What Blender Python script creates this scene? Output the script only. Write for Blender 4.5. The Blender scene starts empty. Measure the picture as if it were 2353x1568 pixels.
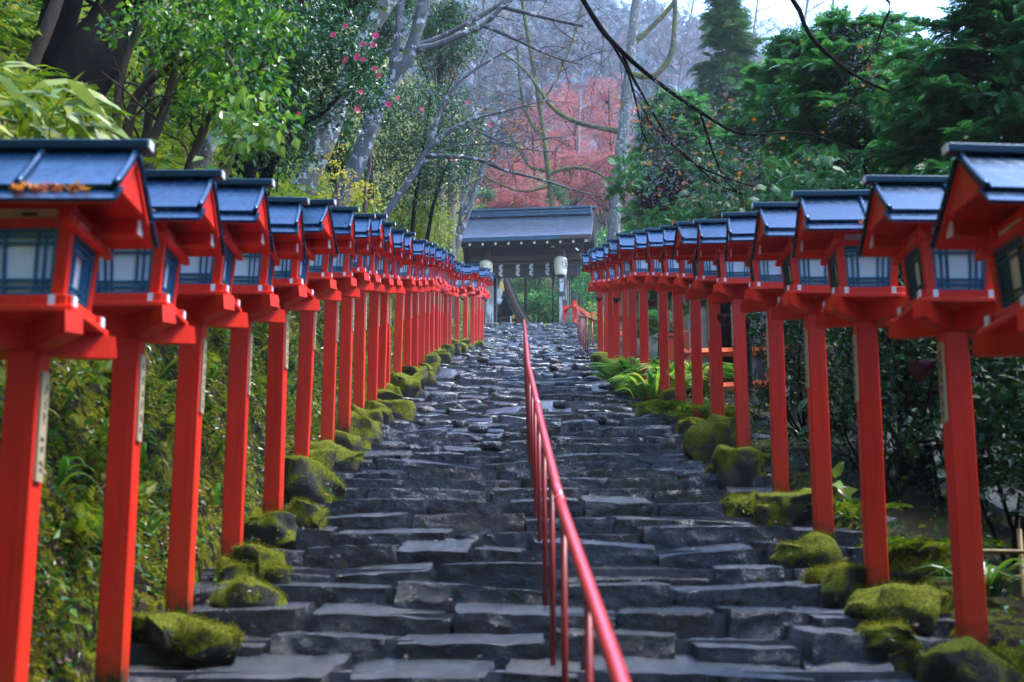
import bpy, math, random
EXPO = 3.1; HAZE = .00042
import numpy as np
from math import radians as RAD, sin, cos, pi, tan, atan
rng = np.random.default_rng(7)
random.seed(7)
scn = bpy.context.scene
COL = scn.collection
TH = RAD(11.9)
F = 50.0 / 36.0 * 2353.0

def P(u, v, Y):
    """point of the place seen at (u, v) of the photograph, at distance Y"""
    xc = (u - 1176.5) / F; yc = (784.0 - v) / F
    dy = cos(TH) - yc * sin(TH); dz = sin(TH) + yc * cos(TH)
    return np.array([xc * Y / dy, Y, dz * Y / dy])

# ------------------------------------------------------------------ noise
_perm = np.random.default_rng(3).random((32, 32, 32))
def vnoise(p):
    p = np.asarray(p, float); i = np.floor(p).astype(int); f = p - i; f = f * f * (3 - 2 * f)
    i0 = i % 32; i1 = (i + 1) % 32
    x0, y0, z0 = i0[..., 0], i0[..., 1], i0[..., 2]; x1, y1, z1 = i1[..., 0], i1[..., 1], i1[..., 2]
    fx, fy, fz = f[..., 0], f[..., 1], f[..., 2]
    def L(a, b, t): return a + (b - a) * t
    return L(L(L(_perm[x0, y0, z0], _perm[x1, y0, z0], fx), L(_perm[x0, y1, z0], _perm[x1, y1, z0], fx), fy),
             L(L(_perm[x0, y0, z1], _perm[x1, y0, z1], fx), L(_perm[x0, y1, z1], _perm[x1, y1, z1], fx), fy), fz) * 2 - 1
def fbm(p, o=3):
    s = 0; a = 1.0; p = np.asarray(p, float)
    for k in range(o):
        s = s + a * vnoise(p + k * 7.3); p = p * 2.03; a *= .5
    return s

# ------------------------------------------------------------------ mesh builder
class MB:
    def __init__(s): s.V = []; s.F = []; s.n = 0
    def add(s, v, f, mi=0):
        v = np.asarray(v, float).reshape(-1, 3); f = np.asarray(f, int)
        s.V.append(v); s.F.append((f + s.n, mi)); s.n += len(v)
    def box(s, c, d, mi=0, rot=None, taper=1.0):
        x, y, z = d[0] / 2, d[1] / 2, d[2] / 2; t = taper
        v = np.array([[-x, -y, -z], [x, -y, -z], [x, y, -z], [-x, y, -z], [-x * t, -y * t, z], [x * t, -y * t, z], [x * t, y * t, z], [-x * t, y * t, z]])
        if rot is not None: v = v @ rot.T
        s.add(v + np.asarray(c, float), [[0, 3, 2, 1], [4, 5, 6, 7], [0, 1, 5, 4], [1, 2, 6, 5], [2, 3, 7, 6], [3, 0, 4, 7]], mi)
    def bevbox(s, c, d, b, mi=0, rot=None):
        """box with chamfered edges"""
        h = np.array(d, float) / 2; pts = []
        V = []; idx = {}
        for ax in range(3):
            for sg in (-1, 1):
                for a in (-1, 1):
                    for e in (-1, 1):
                        p = np.zeros(3); o1, o2 = [k for k in range(3) if k != ax]
                        p[ax] = sg * h[ax]; p[o1] = a * (h[o1] - b); p[o2] = e * (h[o2] - b)
                        idx[(ax, sg, a, e)] = len(V); V.append(p)
        Fq = []
        def q(l):
            pts = np.array([V[i] for i in l]); n = np.cross(pts[1] - pts[0], pts[2] - pts[0])
            Fq.append(l if n @ pts.mean(0) > 0 else l[::-1])
        for ax in range(3):
            for sg in (-1, 1): q([idx[(ax, sg, -1, -1)], idx[(ax, sg, 1, -1)], idx[(ax, sg, 1, 1)], idx[(ax, sg, -1, 1)]])
        def key(ax, s3):
            o = [k for k in range(3) if k != ax]; return idx[(ax, s3[ax], s3[o[0]], s3[o[1]])]
        for a1, a2 in ((0, 1), (0, 2), (1, 2)):
            o = 3 - a1 - a2
            for s1 in (-1, 1):
                for s2 in (-1, 1):
                    A = [0, 0, 0]; A[a1] = s1; A[a2] = s2; B = A[:]; A[o] = -1; B[o] = 1
                    q([key(a1, A), key(a1, B), key(a2, B), key(a2, A)])
        tri = []
        for sx in (-1, 1):
            for sy in (-1, 1):
                for sz in (-1, 1):
                    l = [key(0, (sx, sy, sz)), key(1, (sx, sy, sz)), key(2, (sx, sy, sz))]
                    pts = np.array([V[i] for i in l]); n = np.cross(pts[1] - pts[0], pts[2] - pts[0])
                    tri.append(l if n @ pts.mean(0) > 0 else l[::-1])
        V = np.array(V)
        if rot is not None: V = V @ rot.T
        V = V + np.asarray(c, float); n0 = s.n
        s.add(V, Fq, mi); s.F.append((np.array(tri) + n0, mi))
    def tube(s, pts, rad, k=6, mi=0, cap=True):
        pts = np.asarray(pts, float); n = len(pts)
        rad = np.full(n, rad) if np.isscalar(rad) else np.asarray(rad, float)
        T = np.gradient(pts, axis=0); T /= np.linalg.norm(T, axis=1)[:, None] + 1e-9
        ref = np.array([0., 0., 1.]) if abs(T[:, 2]).mean() < .8 else np.array([1., 0., 0.])
        A = np.cross(T, ref); A /= np.linalg.norm(A, axis=1)[:, None] + 1e-9; B = np.cross(T, A)
        an = np.arange(k) * 2 * pi / k
        v = pts[:, None, :] + rad[:, None, None] * (np.cos(an)[None, :, None] * A[:, None, :] + np.sin(an)[None, :, None] * B[:, None, :])
        i = np.arange(n - 1)[:, None] * k; j = np.arange(k)[None, :]; j2 = (j + 1) % k
        f = np.stack([i + j, i + k + j, i + k + j2, i + j2], -1).reshape(-1, 4)
        n0 = s.n; s.add(v.reshape(-1, 3), f, mi)
        if cap and k >= 3:
            c = s.n; s.add([pts[0], pts[-1]], np.zeros((0, 3), int), mi)
            jj = np.arange(k); kk = (jj + 1) % k
            s.F.append((np.stack([n0 + jj, n0 + kk, np.full(k, c)], -1), mi))
            s.F.append((np.stack([n0 + (n - 1) * k + kk, n0 + (n - 1) * k + jj, np.full(k, c + 1)], -1), mi))
    def prism(s, prof, x0, x1, mi=0, axis=0):
        """closed profile (two coords) extruded along axis between x0 and x1"""
        prof = np.asarray(prof, float); n = len(prof)
        ar = 0.5 * np.sum(prof[:, 0] * np.roll(prof[:, 1], -1) - np.roll(prof[:, 0], -1) * prof[:, 1])
        if ar < 0: prof = prof[::-1]
        o = [k for k in range(3) if k != axis]
        def lay(x):
            v = np.zeros((n, 3)); v[:, axis] = x; v[:, o[0]] = prof[:, 0]; v[:, o[1]] = prof[:, 1]; return v
        v = np.vstack([lay(x0), lay(x1)]); j = np.arange(n); j2 = (j + 1) % n
        flip = axis == 1
        side = np.stack([j, j2, n + j2, n + j], -1)
        if flip: side = side[:, ::-1]
        n0 = s.n; s.add(v, side, mi)
        a = list(range(n))[::-1]; b = list(range(n, 2 * n))
        if flip: a, b = a[::-1], b[::-1]
        s.F.append((np.array([a]) + n0, mi)); s.F.append((np.array([b]) + n0, mi))
    def lathe(s, prof, c, k=20, mi=0):
        prof = np.asarray(prof, float); n = len(prof); an = np.arange(k) * 2 * pi / k
        v = np.stack([prof[:, None, 0] * np.cos(an), prof[:, None, 0] * np.sin(an), np.repeat(prof[:, 1:2], k, 1)], -1) + np.asarray(c, float)
        i = np.arange(n - 1)[:, None] * k; j = np.arange(k)[None, :]; j2 = (j + 1) % k
        s.add(v.reshape(-1, 3), np.stack([i + j, i + j2, i + k + j2, i + k + j], -1).reshape(-1, 4), mi)
    def mesh(s, name, mats, smooth=False):
        me = bpy.data.meshes.new(name)
        V = np.vstack(s.V) if s.V else np.zeros((0, 3))
        vi = []; ls = []; mi = []; off = 0
        for f, m in s.F:
            if len(f) == 0: continue
            k = f.shape[1]; vi.append(f.ravel()); ls.append(off + np.arange(len(f)) * k); mi.append(np.full(len(f), m)); off += f.size
        vi = np.concatenate(vi).astype(np.int32); ls = np.concatenate(ls).astype(np.int32); mi = np.concatenate(mi).astype(np.int32)
        me.vertices.add(len(V)); me.vertices.foreach_set('co', V.astype(np.float32).ravel())
        me.loops.add(len(vi)); me.loops.foreach_set('vertex_index', vi)
        me.polygons.add(len(ls)); me.polygons.foreach_set('loop_start', ls)
        me.polygons.foreach_set('material_index', mi)
        me.polygons.foreach_set('use_smooth', np.full(len(ls), bool(smooth)))
        for m in (mats if isinstance(mats, (list, tuple)) else [mats]): me.materials.append(m)
        me.update(); me.validate()
        return me
    def build(s, name, mats, parent=None, smooth=False, loc=None):
        o = bpy.data.objects.new(name, s.mesh(name, mats, smooth)); COL.objects.link(o)
        if parent is not None: o.parent = parent
        if loc is not None: o.location = loc
        return o

def RZ(a): c, s_ = cos(a), sin(a); return np.array([[c, -s_, 0], [s_, c, 0], [0, 0, 1]])
def RX(a): c, s_ = cos(a), sin(a); return np.array([[1, 0, 0], [0, c, -s_], [0, s_, c]])
def RY(a): c, s_ = cos(a), sin(a); return np.array([[c, 0, s_], [0, 1, 0], [-s_, 0, c]])

def tag(o, label=None, cat=None, group=None, kind=None):
    if label: o['label'] = label
    if cat: o['category'] = cat
    if group: o['group'] = group
    if kind: o['kind'] = kind
    return o
def empty(name, loc, rz=0.0):
    o = bpy.data.objects.new(name, None); COL.objects.link(o); o.location = [float(c) for c in loc]; o.rotation_euler = (0, 0, rz)
    o.empty_display_size = .1
    return o
KIDS = {}
def copy_tree(o, parent=None, skip=()):
    c = o.copy(); COL.objects.link(c); c.parent = parent
    for ch in list(o.children):
        if ch.name.split('.')[0] in skip: continue
        copy_tree(ch, c, skip)
    return c
ORD = ('first second third fourth fifth sixth seventh eighth ninth tenth eleventh twelfth thirteenth fourteenth fifteenth sixteenth '
       'seventeenth eighteenth nineteenth twentieth twenty-first twenty-second twenty-third twenty-fourth twenty-fifth twenty-sixth twenty-seventh twenty-eighth twenty-ninth thirtieth').split()

# ------------------------------------------------------------------ materials
def newmat(name):
    m = bpy.data.materials.new(name); m.use_nodes = True
    nt = m.node_tree; nt.nodes.clear(); out = nt.nodes.new('ShaderNodeOutputMaterial')
    b = nt.nodes.new('ShaderNodeBsdfPrincipled'); nt.links.new(b.outputs[0], out.inputs[0])
    return m, nt, b, out
def ramp(nt, src, stops):
    r = nt.nodes.new('ShaderNodeValToRGB'); e = r.color_ramp.elements
    while len(e) > 1: e.remove(e[0])
    e[0].position = stops[0][0]; e[0].color = (*stops[0][1], 1)
    for p, c in stops[1:]:
        x = e.new(p); x.color = (*c, 1)
    nt.links.new(src, r.inputs[0]); return r.outputs[0]
def noise(nt, scale, detail=4, rough=.55, vec=None, stretch=None):
    tc = nt.nodes.new('ShaderNodeTexCoord') if vec is None else None
    v = tc.outputs['Object'] if vec is None else vec
    if stretch:
        mp = nt.nodes.new('ShaderNodeMapping'); mp.inputs['Scale'].default_value = stretch; nt.links.new(v, mp.inputs[0]); v = mp.outputs[0]
    n = nt.nodes.new('ShaderNodeTexNoise'); n.inputs['Scale'].default_value = scale; n.inputs['Detail'].default_value = detail; n.inputs['Roughness'].default_value = rough
    nt.links.new(v, n.inputs['Vector']); return n.outputs[0]
def objrand(nt, src, amount):
    """adds a per-object random offset to a value"""
    oi = nt.nodes.new('ShaderNodeObjectInfo'); m = nt.nodes.new('ShaderNodeMath'); m.operation = 'MULTIPLY_ADD'
    nt.links.new(oi.outputs['Random'], m.inputs[0]); m.inputs[1].default_value = amount; nt.links.new(src, m.inputs[2]); return m.outputs[0]
def bump(nt, b, h, strength=.3, dist=.01):
    n = nt.nodes.new('ShaderNodeBump'); n.inputs['Strength'].default_value = strength; n.inputs['Distance'].default_value = dist
    nt.links.new(h, n.inputs['Height']); nt.links.new(n.outputs[0], b.inputs['Normal'])
def mix(nt, fac, a, b):
    m = nt.nodes.new('ShaderNodeMix'); m.data_type = 'RGBA'
    def s(i, x):
        if hasattr(x, 'is_linked') or hasattr(x, 'links'): nt.links.new(x, m.inputs[i])
        else: m.inputs[i].default_value = (*x, 1) if i > 0 else x
    s(0, fac); s(6, a); s(7, b); return m.outputs[2]
def simple(name, col, rough=.5, scale=8, var=.25, bmp=.15, bd=.005, metallic=0, spec=.5, stretch=None, detail=4, rvar=0.0):
    m, nt, b, out = newmat(name)
    n = noise(nt, scale, detail, stretch=stretch)
    c = np.array(col)
    nt.links.new(ramp(nt, n, [(.25, tuple(c * (1 - var))), (.75, tuple(np.minimum(c * (1 + var), 1)))]), b.inputs['Base Color'])
    b.inputs['Roughness'].default_value = rough; b.inputs['Metallic'].default_value = metallic; b.inputs['Specular IOR Level'].default_value = spec
    if rvar:
        nt.links.new(ramp(nt, noise(nt, scale * .6, 3), [(.3, (rough - rvar,) * 3), (.7, (rough + rvar,) * 3)]), b.inputs['Roughness'])
    if bmp: bump(nt, b, n, bmp, bd)
    return m
def leafmat(name, cols, rough=.35, transl=.35, spec=.5):
    m, nt, b, out = newmat(name)
    g = nt.nodes.new('ShaderNodeNewGeometry'); n = len(cols)
    c = ramp(nt, g.outputs['Random Per Island'], [((i + .5) / n, cols[i]) for i in range(n)])
    nt.links.new(c, b.inputs['Base Color']); b.inputs['Roughness'].default_value = rough; b.inputs['Specular IOR Level'].default_value = spec
    if transl:
        t = nt.nodes.new('ShaderNodeBsdfTranslucent'); nt.links.new(c, t.inputs[0])
        mx = nt.nodes.new('ShaderNodeMixShader'); mx.inputs[0].default_value = transl
        nt.links.new(b.outputs[0], mx.inputs[1]); nt.links.new(t.outputs[0], mx.inputs[2]); nt.links.new(mx.outputs[0], out.inputs[0])
    return m

M = {}
def red_paint(name, base, worn):
    m, nt, b, out = newmat(name)
    n1 = noise(nt, 3, 5, stretch=(3, 3, .35)); n1 = objrand(nt, n1, .3)
    n2 = noise(nt, 22, 5, .7, stretch=(1.6, 1.6, .25))
    c1 = ramp(nt, n1, [(.35, tuple(np.array(base) * .72)), (.62, base), (.95, tuple(np.minimum(np.array(base) * np.array([1.1, 1.9, 1.9]), 1)))])
    tc = nt.nodes.new('ShaderNodeTexCoord'); sep = nt.nodes.new('ShaderNodeSeparateXYZ'); nt.links.new(tc.outputs['Object'], sep.inputs[0])
    # worn, orange and stained foot of the post: weathering of the paint itself
    mr = nt.nodes.new('ShaderNodeMapRange'); mr.inputs[1].default_value = 0.0; mr.inputs[2].default_value = .75; mr.inputs[3].default_value = .75; mr.inputs[4].default_value = 0
    nt.links.new(sep.outputs[2], mr.inputs[0])
    mu = nt.nodes.new('ShaderNodeMath'); mu.operation = 'MULTIPLY'; nt.links.new(mr.outputs[0], mu.inputs[0]); nt.links.new(n1, mu.inputs[1])
    c2 = mix(nt, mu.outputs[0], c1, worn)
    gr = nt.nodes.new('ShaderNodeMapRange'); gr.inputs[1].default_value = 0.0; gr.inputs[2].default_value = .30; gr.inputs[3].default_value = 1.1; gr.inputs[4].default_value = 0
    nt.links.new(sep.outputs[2], gr.inputs[0]); gm = nt.nodes.new('ShaderNodeMath'); gm.operation = 'MULTIPLY'; nt.links.new(gr.outputs[0], gm.inputs[0]); nt.links.new(noise(nt, 14, 5, .7), gm.inputs[1])
    c2 = mix(nt, ramp(nt, gm.outputs[0], [(.22, (0, 0, 0)), (.5, (1, 1, 1))]), c2, (.05, .035, .012))
    streak = ramp(nt, noise(nt, 9, 6, .7, stretch=(2.5, 2.5, .06)), [(.56, (0, 0, 0)), (.72, (.45, .45, .45))])
    c2 = mix(nt, streak, c2, (.26, .010, .012))
    sp = ramp(nt, n2, [(.27, (1, 1, 1)), (.33, (0, 0, 0))])
    c3 = mix(nt, sp, c2, (.10, .02, .015))
    nt.links.new(c3, b.inputs['Base Color'])
    b.inputs['Roughness'].default_value = .42; b.inputs['Specular IOR Level'].default_value = .28
    bump(nt, b, n2, .12, .003)
    return m
M['red'] = red_paint('vermilion_paint', (.80, .024, .008), (.52, .05, .009))
M['white'] = simple('white_paint', (.82, .82, .84), .5, 20, .06, .05)
M['plaque'] = simple('weathered_plaque_wood', (.42, .33, .19), .6, 9, .3, .2, .003, stretch=(1, 1, .15))
M['ink'] = simple('black_ink', (.012, .012, .014), .6, 8, .1, 0)
M['paper'] = simple('window_paper', (.86, .88, .98), .6, 30, .05, 0)
M['lattice'] = simple('blue_green_lattice_paint', (.012, .11, .22), .45, 14, .25, .08)
def roofmat(name, col, rough):
    m, nt, b, out = newmat(name)
    n = noise(nt, 6, 5, stretch=(.5, 2, 2)); n = objrand(nt, n, .25)
    c = np.array(col)
    nt.links.new(ramp(nt, n, [(.3, tuple(c * .7)), (.8, tuple(c * 1.35))]), b.inputs['Base Color'])
    b.inputs['Metallic'].default_value = .5
    nt.links.new(ramp(nt, noise(nt, 25, 4), [(.3, (rough - .05,) * 3), (.75, (rough + .12,) * 3)]), b.inputs['Roughness'])
    bump(nt, b, noise(nt, 9, 3, stretch=(.3, 1, 1)), .05, .002)
    return m
M['roof'] = roofmat('blue_black_sheet_roof', (.006, .034, .085), .22)
M['ridge'] = roofmat('dark_teal_ridge_metal', (.016, .045, .075), .36)
def stonemat(name, wet=True, moss=.40):
    m, nt, b, out = newmat(name)
    geo = nt.nodes.new('ShaderNodeNewGeometry')
    pos = geo.outputs['Position']
    isl = geo.outputs['Random Per Island']
    med = noise(nt, 26, 8, .72, vec=pos); fine = noise(nt, 70, 5, .7, vec=pos)
    tone = ramp(nt, isl, [(.05, (.007, .010, .015)), (.2, (.028, .025, .022)), (.34, (.014, .020, .032)), (.48, (.044, .030, .018)), (.6, (.010, .014, .022)), (.72, (.034, .031, .015)), (.84, (.022, .030, .048)), (.96, (.075, .078, .092))])
    dark = ramp(nt, med, [(.32, (.22, .22, .25)), (.5, (1, 1, 1)), (.72, (2.1, 1.9, 1.75))])
    mm = nt.nodes.new('ShaderNodeMix'); mm.data_type = 'RGBA'; mm.blend_type = 'MULTIPLY'; mm.inputs[0].default_value = 1
    nt.links.new(tone, mm.inputs[6]); nt.links.new(dark, mm.inputs[7])
    c = mm.outputs[2]
    # brown mineral stains and lichen
    st = ramp(nt, noise(nt, 5.5, 6, .7, vec=pos), [(.56, (0, 0, 0)), (.68, (.55, .55, .55))])
    c = mix(nt, st, c, (.030, .020, .010))
    ml = ramp(nt, noise(nt, 7, 7, .72, vec=pos), [(1 - moss - .02, (0, 0, 0)), (1 - moss + .05, (1, 1, 1))])
    c = mix(nt, ml, c, (.035, .042, .004))
    nt.links.new(c, b.inputs['Base Color'])
    nt.links.new(ramp(nt, med, [(.32, (.05,) * 3), (.5, (.11,) * 3), (.68, (.24,) * 3)]), b.inputs['Roughness'])
    b.inputs['Specular IOR Level'].default_value = .8
    h = nt.nodes.new('ShaderNodeMath'); h.operation = 'MULTIPLY_ADD'; nt.links.new(fine, h.inputs[0]); h.inputs[1].default_value = .5; nt.links.new(med, h.inputs[2])
    bump(nt, b, h.outputs[0], .75, .022)
    return m
M['stone'] = stonemat('wet_slate_stone')
M['mortar'] = simple('earth_and_mortar', (.08, .072, .08), .5, 12, .5, .5, .03)
def mossmat(name):
    m, nt, b, out = newmat(name)
    geo = nt.nodes.new('ShaderNodeNewGeometry'); pos = geo.outputs['Position']
    n1 = noise(nt, 5, 5, .6, vec=pos); n2 = noise(nt, 60, 5, .7, vec=pos); n3 = noise(nt, 240, 3, .7, vec=pos)
    c = ramp(nt, n2, [(.3, (.02, .026, .001)), (.5, (.13, .15, .003)), (.7, (.34, .33, .008))])
    sep = nt.nodes.new('ShaderNodeSeparateXYZ'); nt.links.new(geo.outputs['Normal'], sep.inputs[0])
    # moss grows on the upper faces; bare stone shows low on the sides
    a = nt.nodes.new('ShaderNodeMath'); a.operation = 'MULTIPLY_ADD'; nt.links.new(sep.outputs[2], a.inputs[0]); a.inputs[1].default_value = .35; nt.links.new(n1, a.inputs[2])
    k = ramp(nt, a.outputs[0], [(.46, (0, 0, 0)), (.60, (1, 1, 1))])
    c2 = mix(nt, k, ramp(nt, n2, [(.3, (.03, .03, .028)), (.7, (.09, .085, .07))]), c)
    nt.links.new(c2, b.inputs['Base Color']); b.inputs['Roughness'].default_value = .85; b.inputs['Specular IOR Level'].default_value = .2
    h = nt.nodes.new('ShaderNodeMath'); h.operation = 'MULTIPLY_ADD'; nt.links.new(n3, h.inputs[0]); h.inputs[1].default_value = .6; nt.links.new(n2, h.inputs[2])
    bump(nt, b, h.outputs[0], .8, .03)
    return m
M['moss'] = mossmat('moss_on_stone')
M['rail'] = simple('salmon_red_rail_paint', (.50, .026, .026), .30, 6, .18, .06, spec=.6)
M['railpost'] = simple('dull_red_rail_paint', (.28, .022, .02), .4, 10, .25, .1)
M['darkwood'] = simple('dark_brown_timber', (.022, .014, .014), .6, 6, .4, .25, .006, stretch=(.4, 3, 3))
M['midwood'] = simple('mid_brown_timber', (.042, .024, .022), .6, 6, .35, .25, .006, stretch=(.4, 3, 3))
M['greywood'] = None
def peel(name):
    m, nt, b, out = newmat(name)
    n = noise(nt, 5, 6, .65, stretch=(2.2, 2.2, .28)); n2 = noise(nt, 40, 4, stretch=(2, 2, .1))
    c = ramp(nt, n, [(.44, (.16, .145, .13)), (.5, (.30, .28, .26)), (.56, (.55, .54, .54))])
    nt.links.new(c, b.inputs['Base Color']); b.inputs['Roughness'].default_value = .75; bump(nt, b, n2, .3, .008); return m
M['greywood'] = peel('weathered_grey_pillar_wood')
def barkroof(name):
    m, nt, b, out = newmat(name)
    tc = nt.nodes.new('ShaderNodeTexCoord'); sep = nt.nodes.new('ShaderNodeSeparateXYZ'); nt.links.new(tc.outputs['UV'], sep.inputs[0])
    n = noise(nt, 3, 6, .6, stretch=(.7, 3, 3)); n2 = noise(nt, 60, 4, stretch=(.25, 3, 3))
    nt.links.new(ramp(nt, n, [(.3, (.035, .05, .085)), (.6, (.08, .105, .16)), (.8, (.14, .16, .21))]), b.inputs['Base Color'])
    nt.links.new(ramp(nt, n2, [(.3, (.22,) * 3), (.7, (.5,) * 3)]), b.inputs['Roughness']); b.inputs['Specular IOR Level'].default_value = .8
    bump(nt, b, n2, .5, .02); return m
M['gateroof'] = barkroof('wet_shingle_roof')
M['paperlamp'] = simple('cream_lantern_paper', (.78, .72, .60), .6, 5, .1, .05)
M['shide'] = simple('folded_white_paper', (.42, .42, .44), .7, 9, .08, 0)
M['rope'] = simple('straw_rope', (.10, .07, .045), .85, 50, .5, .5, .02)
M['signboard'] = simple('black_lacquer_board', (.012, .016, .022), .35, 10, .2, .05)
M['gold'] = simple('gilded_fitting', (.62, .36, .05), .38, 12, .3, .2, .004, metallic=.8)
M['tan'] = simple('pale_bargeboard_wood', (.36, .25, .19), .6, 5, .3, .15, stretch=(.5, 4, 4))
M['orangewood'] = simple('orange_brown_wood', (.20, .075, .028), .6, 5, .4, .15, stretch=(.5, 4, 4))
M['orange'] = simple('orange_vermilion_paint', (.72, .09, .012), .45, 5, .2, .05)
M['blackcap'] = simple('black_post_cap', (.012, .014, .02), .4, 8, .2, .05)
M['tanstone'] = simple('tan_boulder_stone', (.24, .16, .10), .6, 5, .4, .5, .03)
M['darkred'] = simple('dark_red_metal', (.10, .006, .02), .3, 8, .2, .03)
M['glass'] = simple('floodlight_glass', (.6, .66, .66), .2, 8, .1, 0)
M['blackmetal'] = simple('black_metal', (.02, .02, .022), .4, 8, .2, .03)
M['bamboo'] = simple('old_bamboo', (.26, .16, .035), .5, 10, .4, .1)
M['housewood'] = simple('pale_house_wood', (.36, .27, .20), .65, 5, .25, .1)

# ------------------------------------------------------------------ lie of the land
ZK = np.array([[-20, -7.0], [0, -1.9], [6, -.30], [12, 1.32], [20, 3.40], [30, 5.92], [38, 7.78], [45, 9.4], [57, 12.78], [66, 12.78]])
def zs(y): return np.interp(y, ZK[:, 0], ZK[:, 1])
def xl(y): return np.interp(y, [0, 30, 34, 40, 46, 58], [-1.85, -1.80, -1.72, -1.25, -1.1, -1.3])
def xr(y): return np.interp(y, [0, 18, 24, 30, 45, 58], [2.25, 2.2, 2.05, 1.98, 2.3, 2.85])
def sst(a, b, x):
    t = np.clip((x - a) / (b - a), 0, 1); return t * t * (3 - 2 * t)
def ground(x, y):
    x = np.asarray(x, float); y = np.asarray(y, float)
    base = zs(np.minimum(y, 66)) + np.maximum(y - 70, 0) * .57 * sst(70, 100, y)
    dl = np.maximum(xl(y) - .16 - x, 0)
    left = np.minimum(dl, 1.0) * 2.3 + np.maximum(dl - 1.0, 0) * .88
    left = left * np.where(y > 57, 1 - .55 * sst(57, 62, y) * (1 - sst(72, 90, y)), 1)
    dr = np.maximum(x - xr(y) - .15, 0)
    far = sst(60, 95, y)
    right = (-np.minimum(dr, 1) * .12 - np.maximum(dr - 1, 0) * .42) * (1 - far) + far * np.maximum(dr - 8, 0) * -.48
    right = np.where(y < 80, np.maximum(right, -5), right)
    return base + left + right

def grid_mesh(xs, ys, hf):
    X, Y = np.meshgrid(xs, ys); Z = hf(X, Y)
    v = np.stack([X, Y, Z], -1).reshape(-1, 3); nx = len(xs); ny = len(ys)
    i = np.arange(ny - 1)[:, None] * nx; j = np.arange(nx - 1)[None, :]
    return v, np.stack([i + j, i + j + 1, i + nx + j + 1, i + nx + j], -1).reshape(-1, 4)
def groundmat():
    m, nt, b, out = newmat('moss_mould_earth_painted_shade')
    geo = nt.nodes.new('ShaderNodeNewGeometry'); pos = geo.outputs['Position']
    n1 = noise(nt, 1.6, 5, .65, vec=pos); n2 = noise(nt, 38, 6, .75, vec=pos); n3 = noise(nt, 8, 5, .7, vec=pos)
    mos = ramp(nt, n2, [(.3, (.016, .022, .001)), (.5, (.11, .12, .003)), (.72, (.32, .30, .008))])
    ear = ramp(nt, n2, [(.3, (.004, .003, .002)), (.6, (.02, .013, .009)), (.75, (.07, .04, .025))])
    k = ramp(nt, n3, [(.46, (0, 0, 0)), (.54, (1, 1, 1))])
    sp = nt.nodes.new('ShaderNodeSeparateXYZ'); nt.links.new(pos, sp.inputs[0]); mr = nt.nodes.new('ShaderNodeMapRange'); mr.inputs[1].default_value = 2.3; mr.inputs[2].default_value = 2.9; mr.inputs[3].default_value = 1; mr.inputs[4].default_value = .12  # moss gives way to dark earth on the right, painting in the shade there
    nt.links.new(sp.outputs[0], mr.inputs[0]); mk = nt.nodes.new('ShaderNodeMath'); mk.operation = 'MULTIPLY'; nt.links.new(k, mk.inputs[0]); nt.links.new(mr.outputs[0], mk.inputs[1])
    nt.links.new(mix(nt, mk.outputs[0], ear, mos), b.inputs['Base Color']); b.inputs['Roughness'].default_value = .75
    b.inputs['Specular IOR Level'].default_value = .08; bump(nt, b, n2, .9, .05); return m
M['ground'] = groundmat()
def gh(X, Y):
    Z = ground(X, Y) - .22 * ((X > xl(Y) - .1) & (X < xr(Y) + .1) & (Y < 57.0))
    onbank = sst(0, .35, xl(Y) - .2 - X) * (Y < 70)
    p = np.stack([X, Y, Z], -1)
    return Z + onbank * (.13 * fbm(p * 1.7, 3) + .05 * fbm(p * 6, 2)) + .1 * fbm(p * .9, 2) * sst(0, .5, X - xr(Y) - .2) + sst(75, 100, Y) * 1.2 * fbm(p * .08, 2)
xs = np.concatenate([np.linspace(-160, -30, 27)[:-1], np.linspace(-30, -6, 40)[:-1], np.linspace(-6, -1.0, 90)[:-1], np.linspace(-1, 2, 8)[:-1], np.linspace(2, 8, 40)[:-1], np.linspace(8, 40, 30)[:-1], np.linspace(40, 160, 22)])
ys = np.concatenate([np.linspace(-20, 2, 12)[:-1], np.linspace(2, 34, 420)[:-1], np.linspace(34, 70, 160)[:-1], np.linspace(70, 140, 40)[:-1], np.linspace(140, 330, 30)])
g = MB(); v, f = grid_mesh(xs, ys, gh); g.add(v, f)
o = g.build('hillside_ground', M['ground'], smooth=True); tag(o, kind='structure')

# ------------------------------------------------------------------ stone steps
def cube_sphere(n):
    t = np.linspace(-1, 1, n + 1); V = []; Fc = []; off = 0
    for ax in range(3):
        for sg in (-1, 1):
            a, c = np.meshgrid(t, t); p = np.zeros((n + 1, n + 1, 3)); o1, o2 = [(1, 2), (2, 0), (0, 1)][ax]
            p[..., ax] = sg; p[..., o1] = a; p[..., o2] = c
            i = np.arange(n)[:, None] * (n + 1); j = np.arange(n)[None, :]
            q = np.stack([i + j, i + j + 1, i + n + 2 + j, i + n + 1 + j], -1).reshape(-1, 4)
            if sg < 0: q = q[:, ::-1]
            V.append(p.reshape(-1, 3)); Fc.append(q + off); off += (n + 1) ** 2
    V = np.vstack(V); Fc = np.vstack(Fc)
    key = {}; mp = np.zeros(len(V), int); U = []
    for i, p in enumerate(np.round(V, 5)):
        k = tuple(p)
        if k not in key: key[k] = len(U); U.append(V[i])
        mp[i] = key[k]
    return np.array(U), mp[Fc]
CS = {n: cube_sphere(n) for n in (6, 8, 10, 14, 20)}
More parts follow.
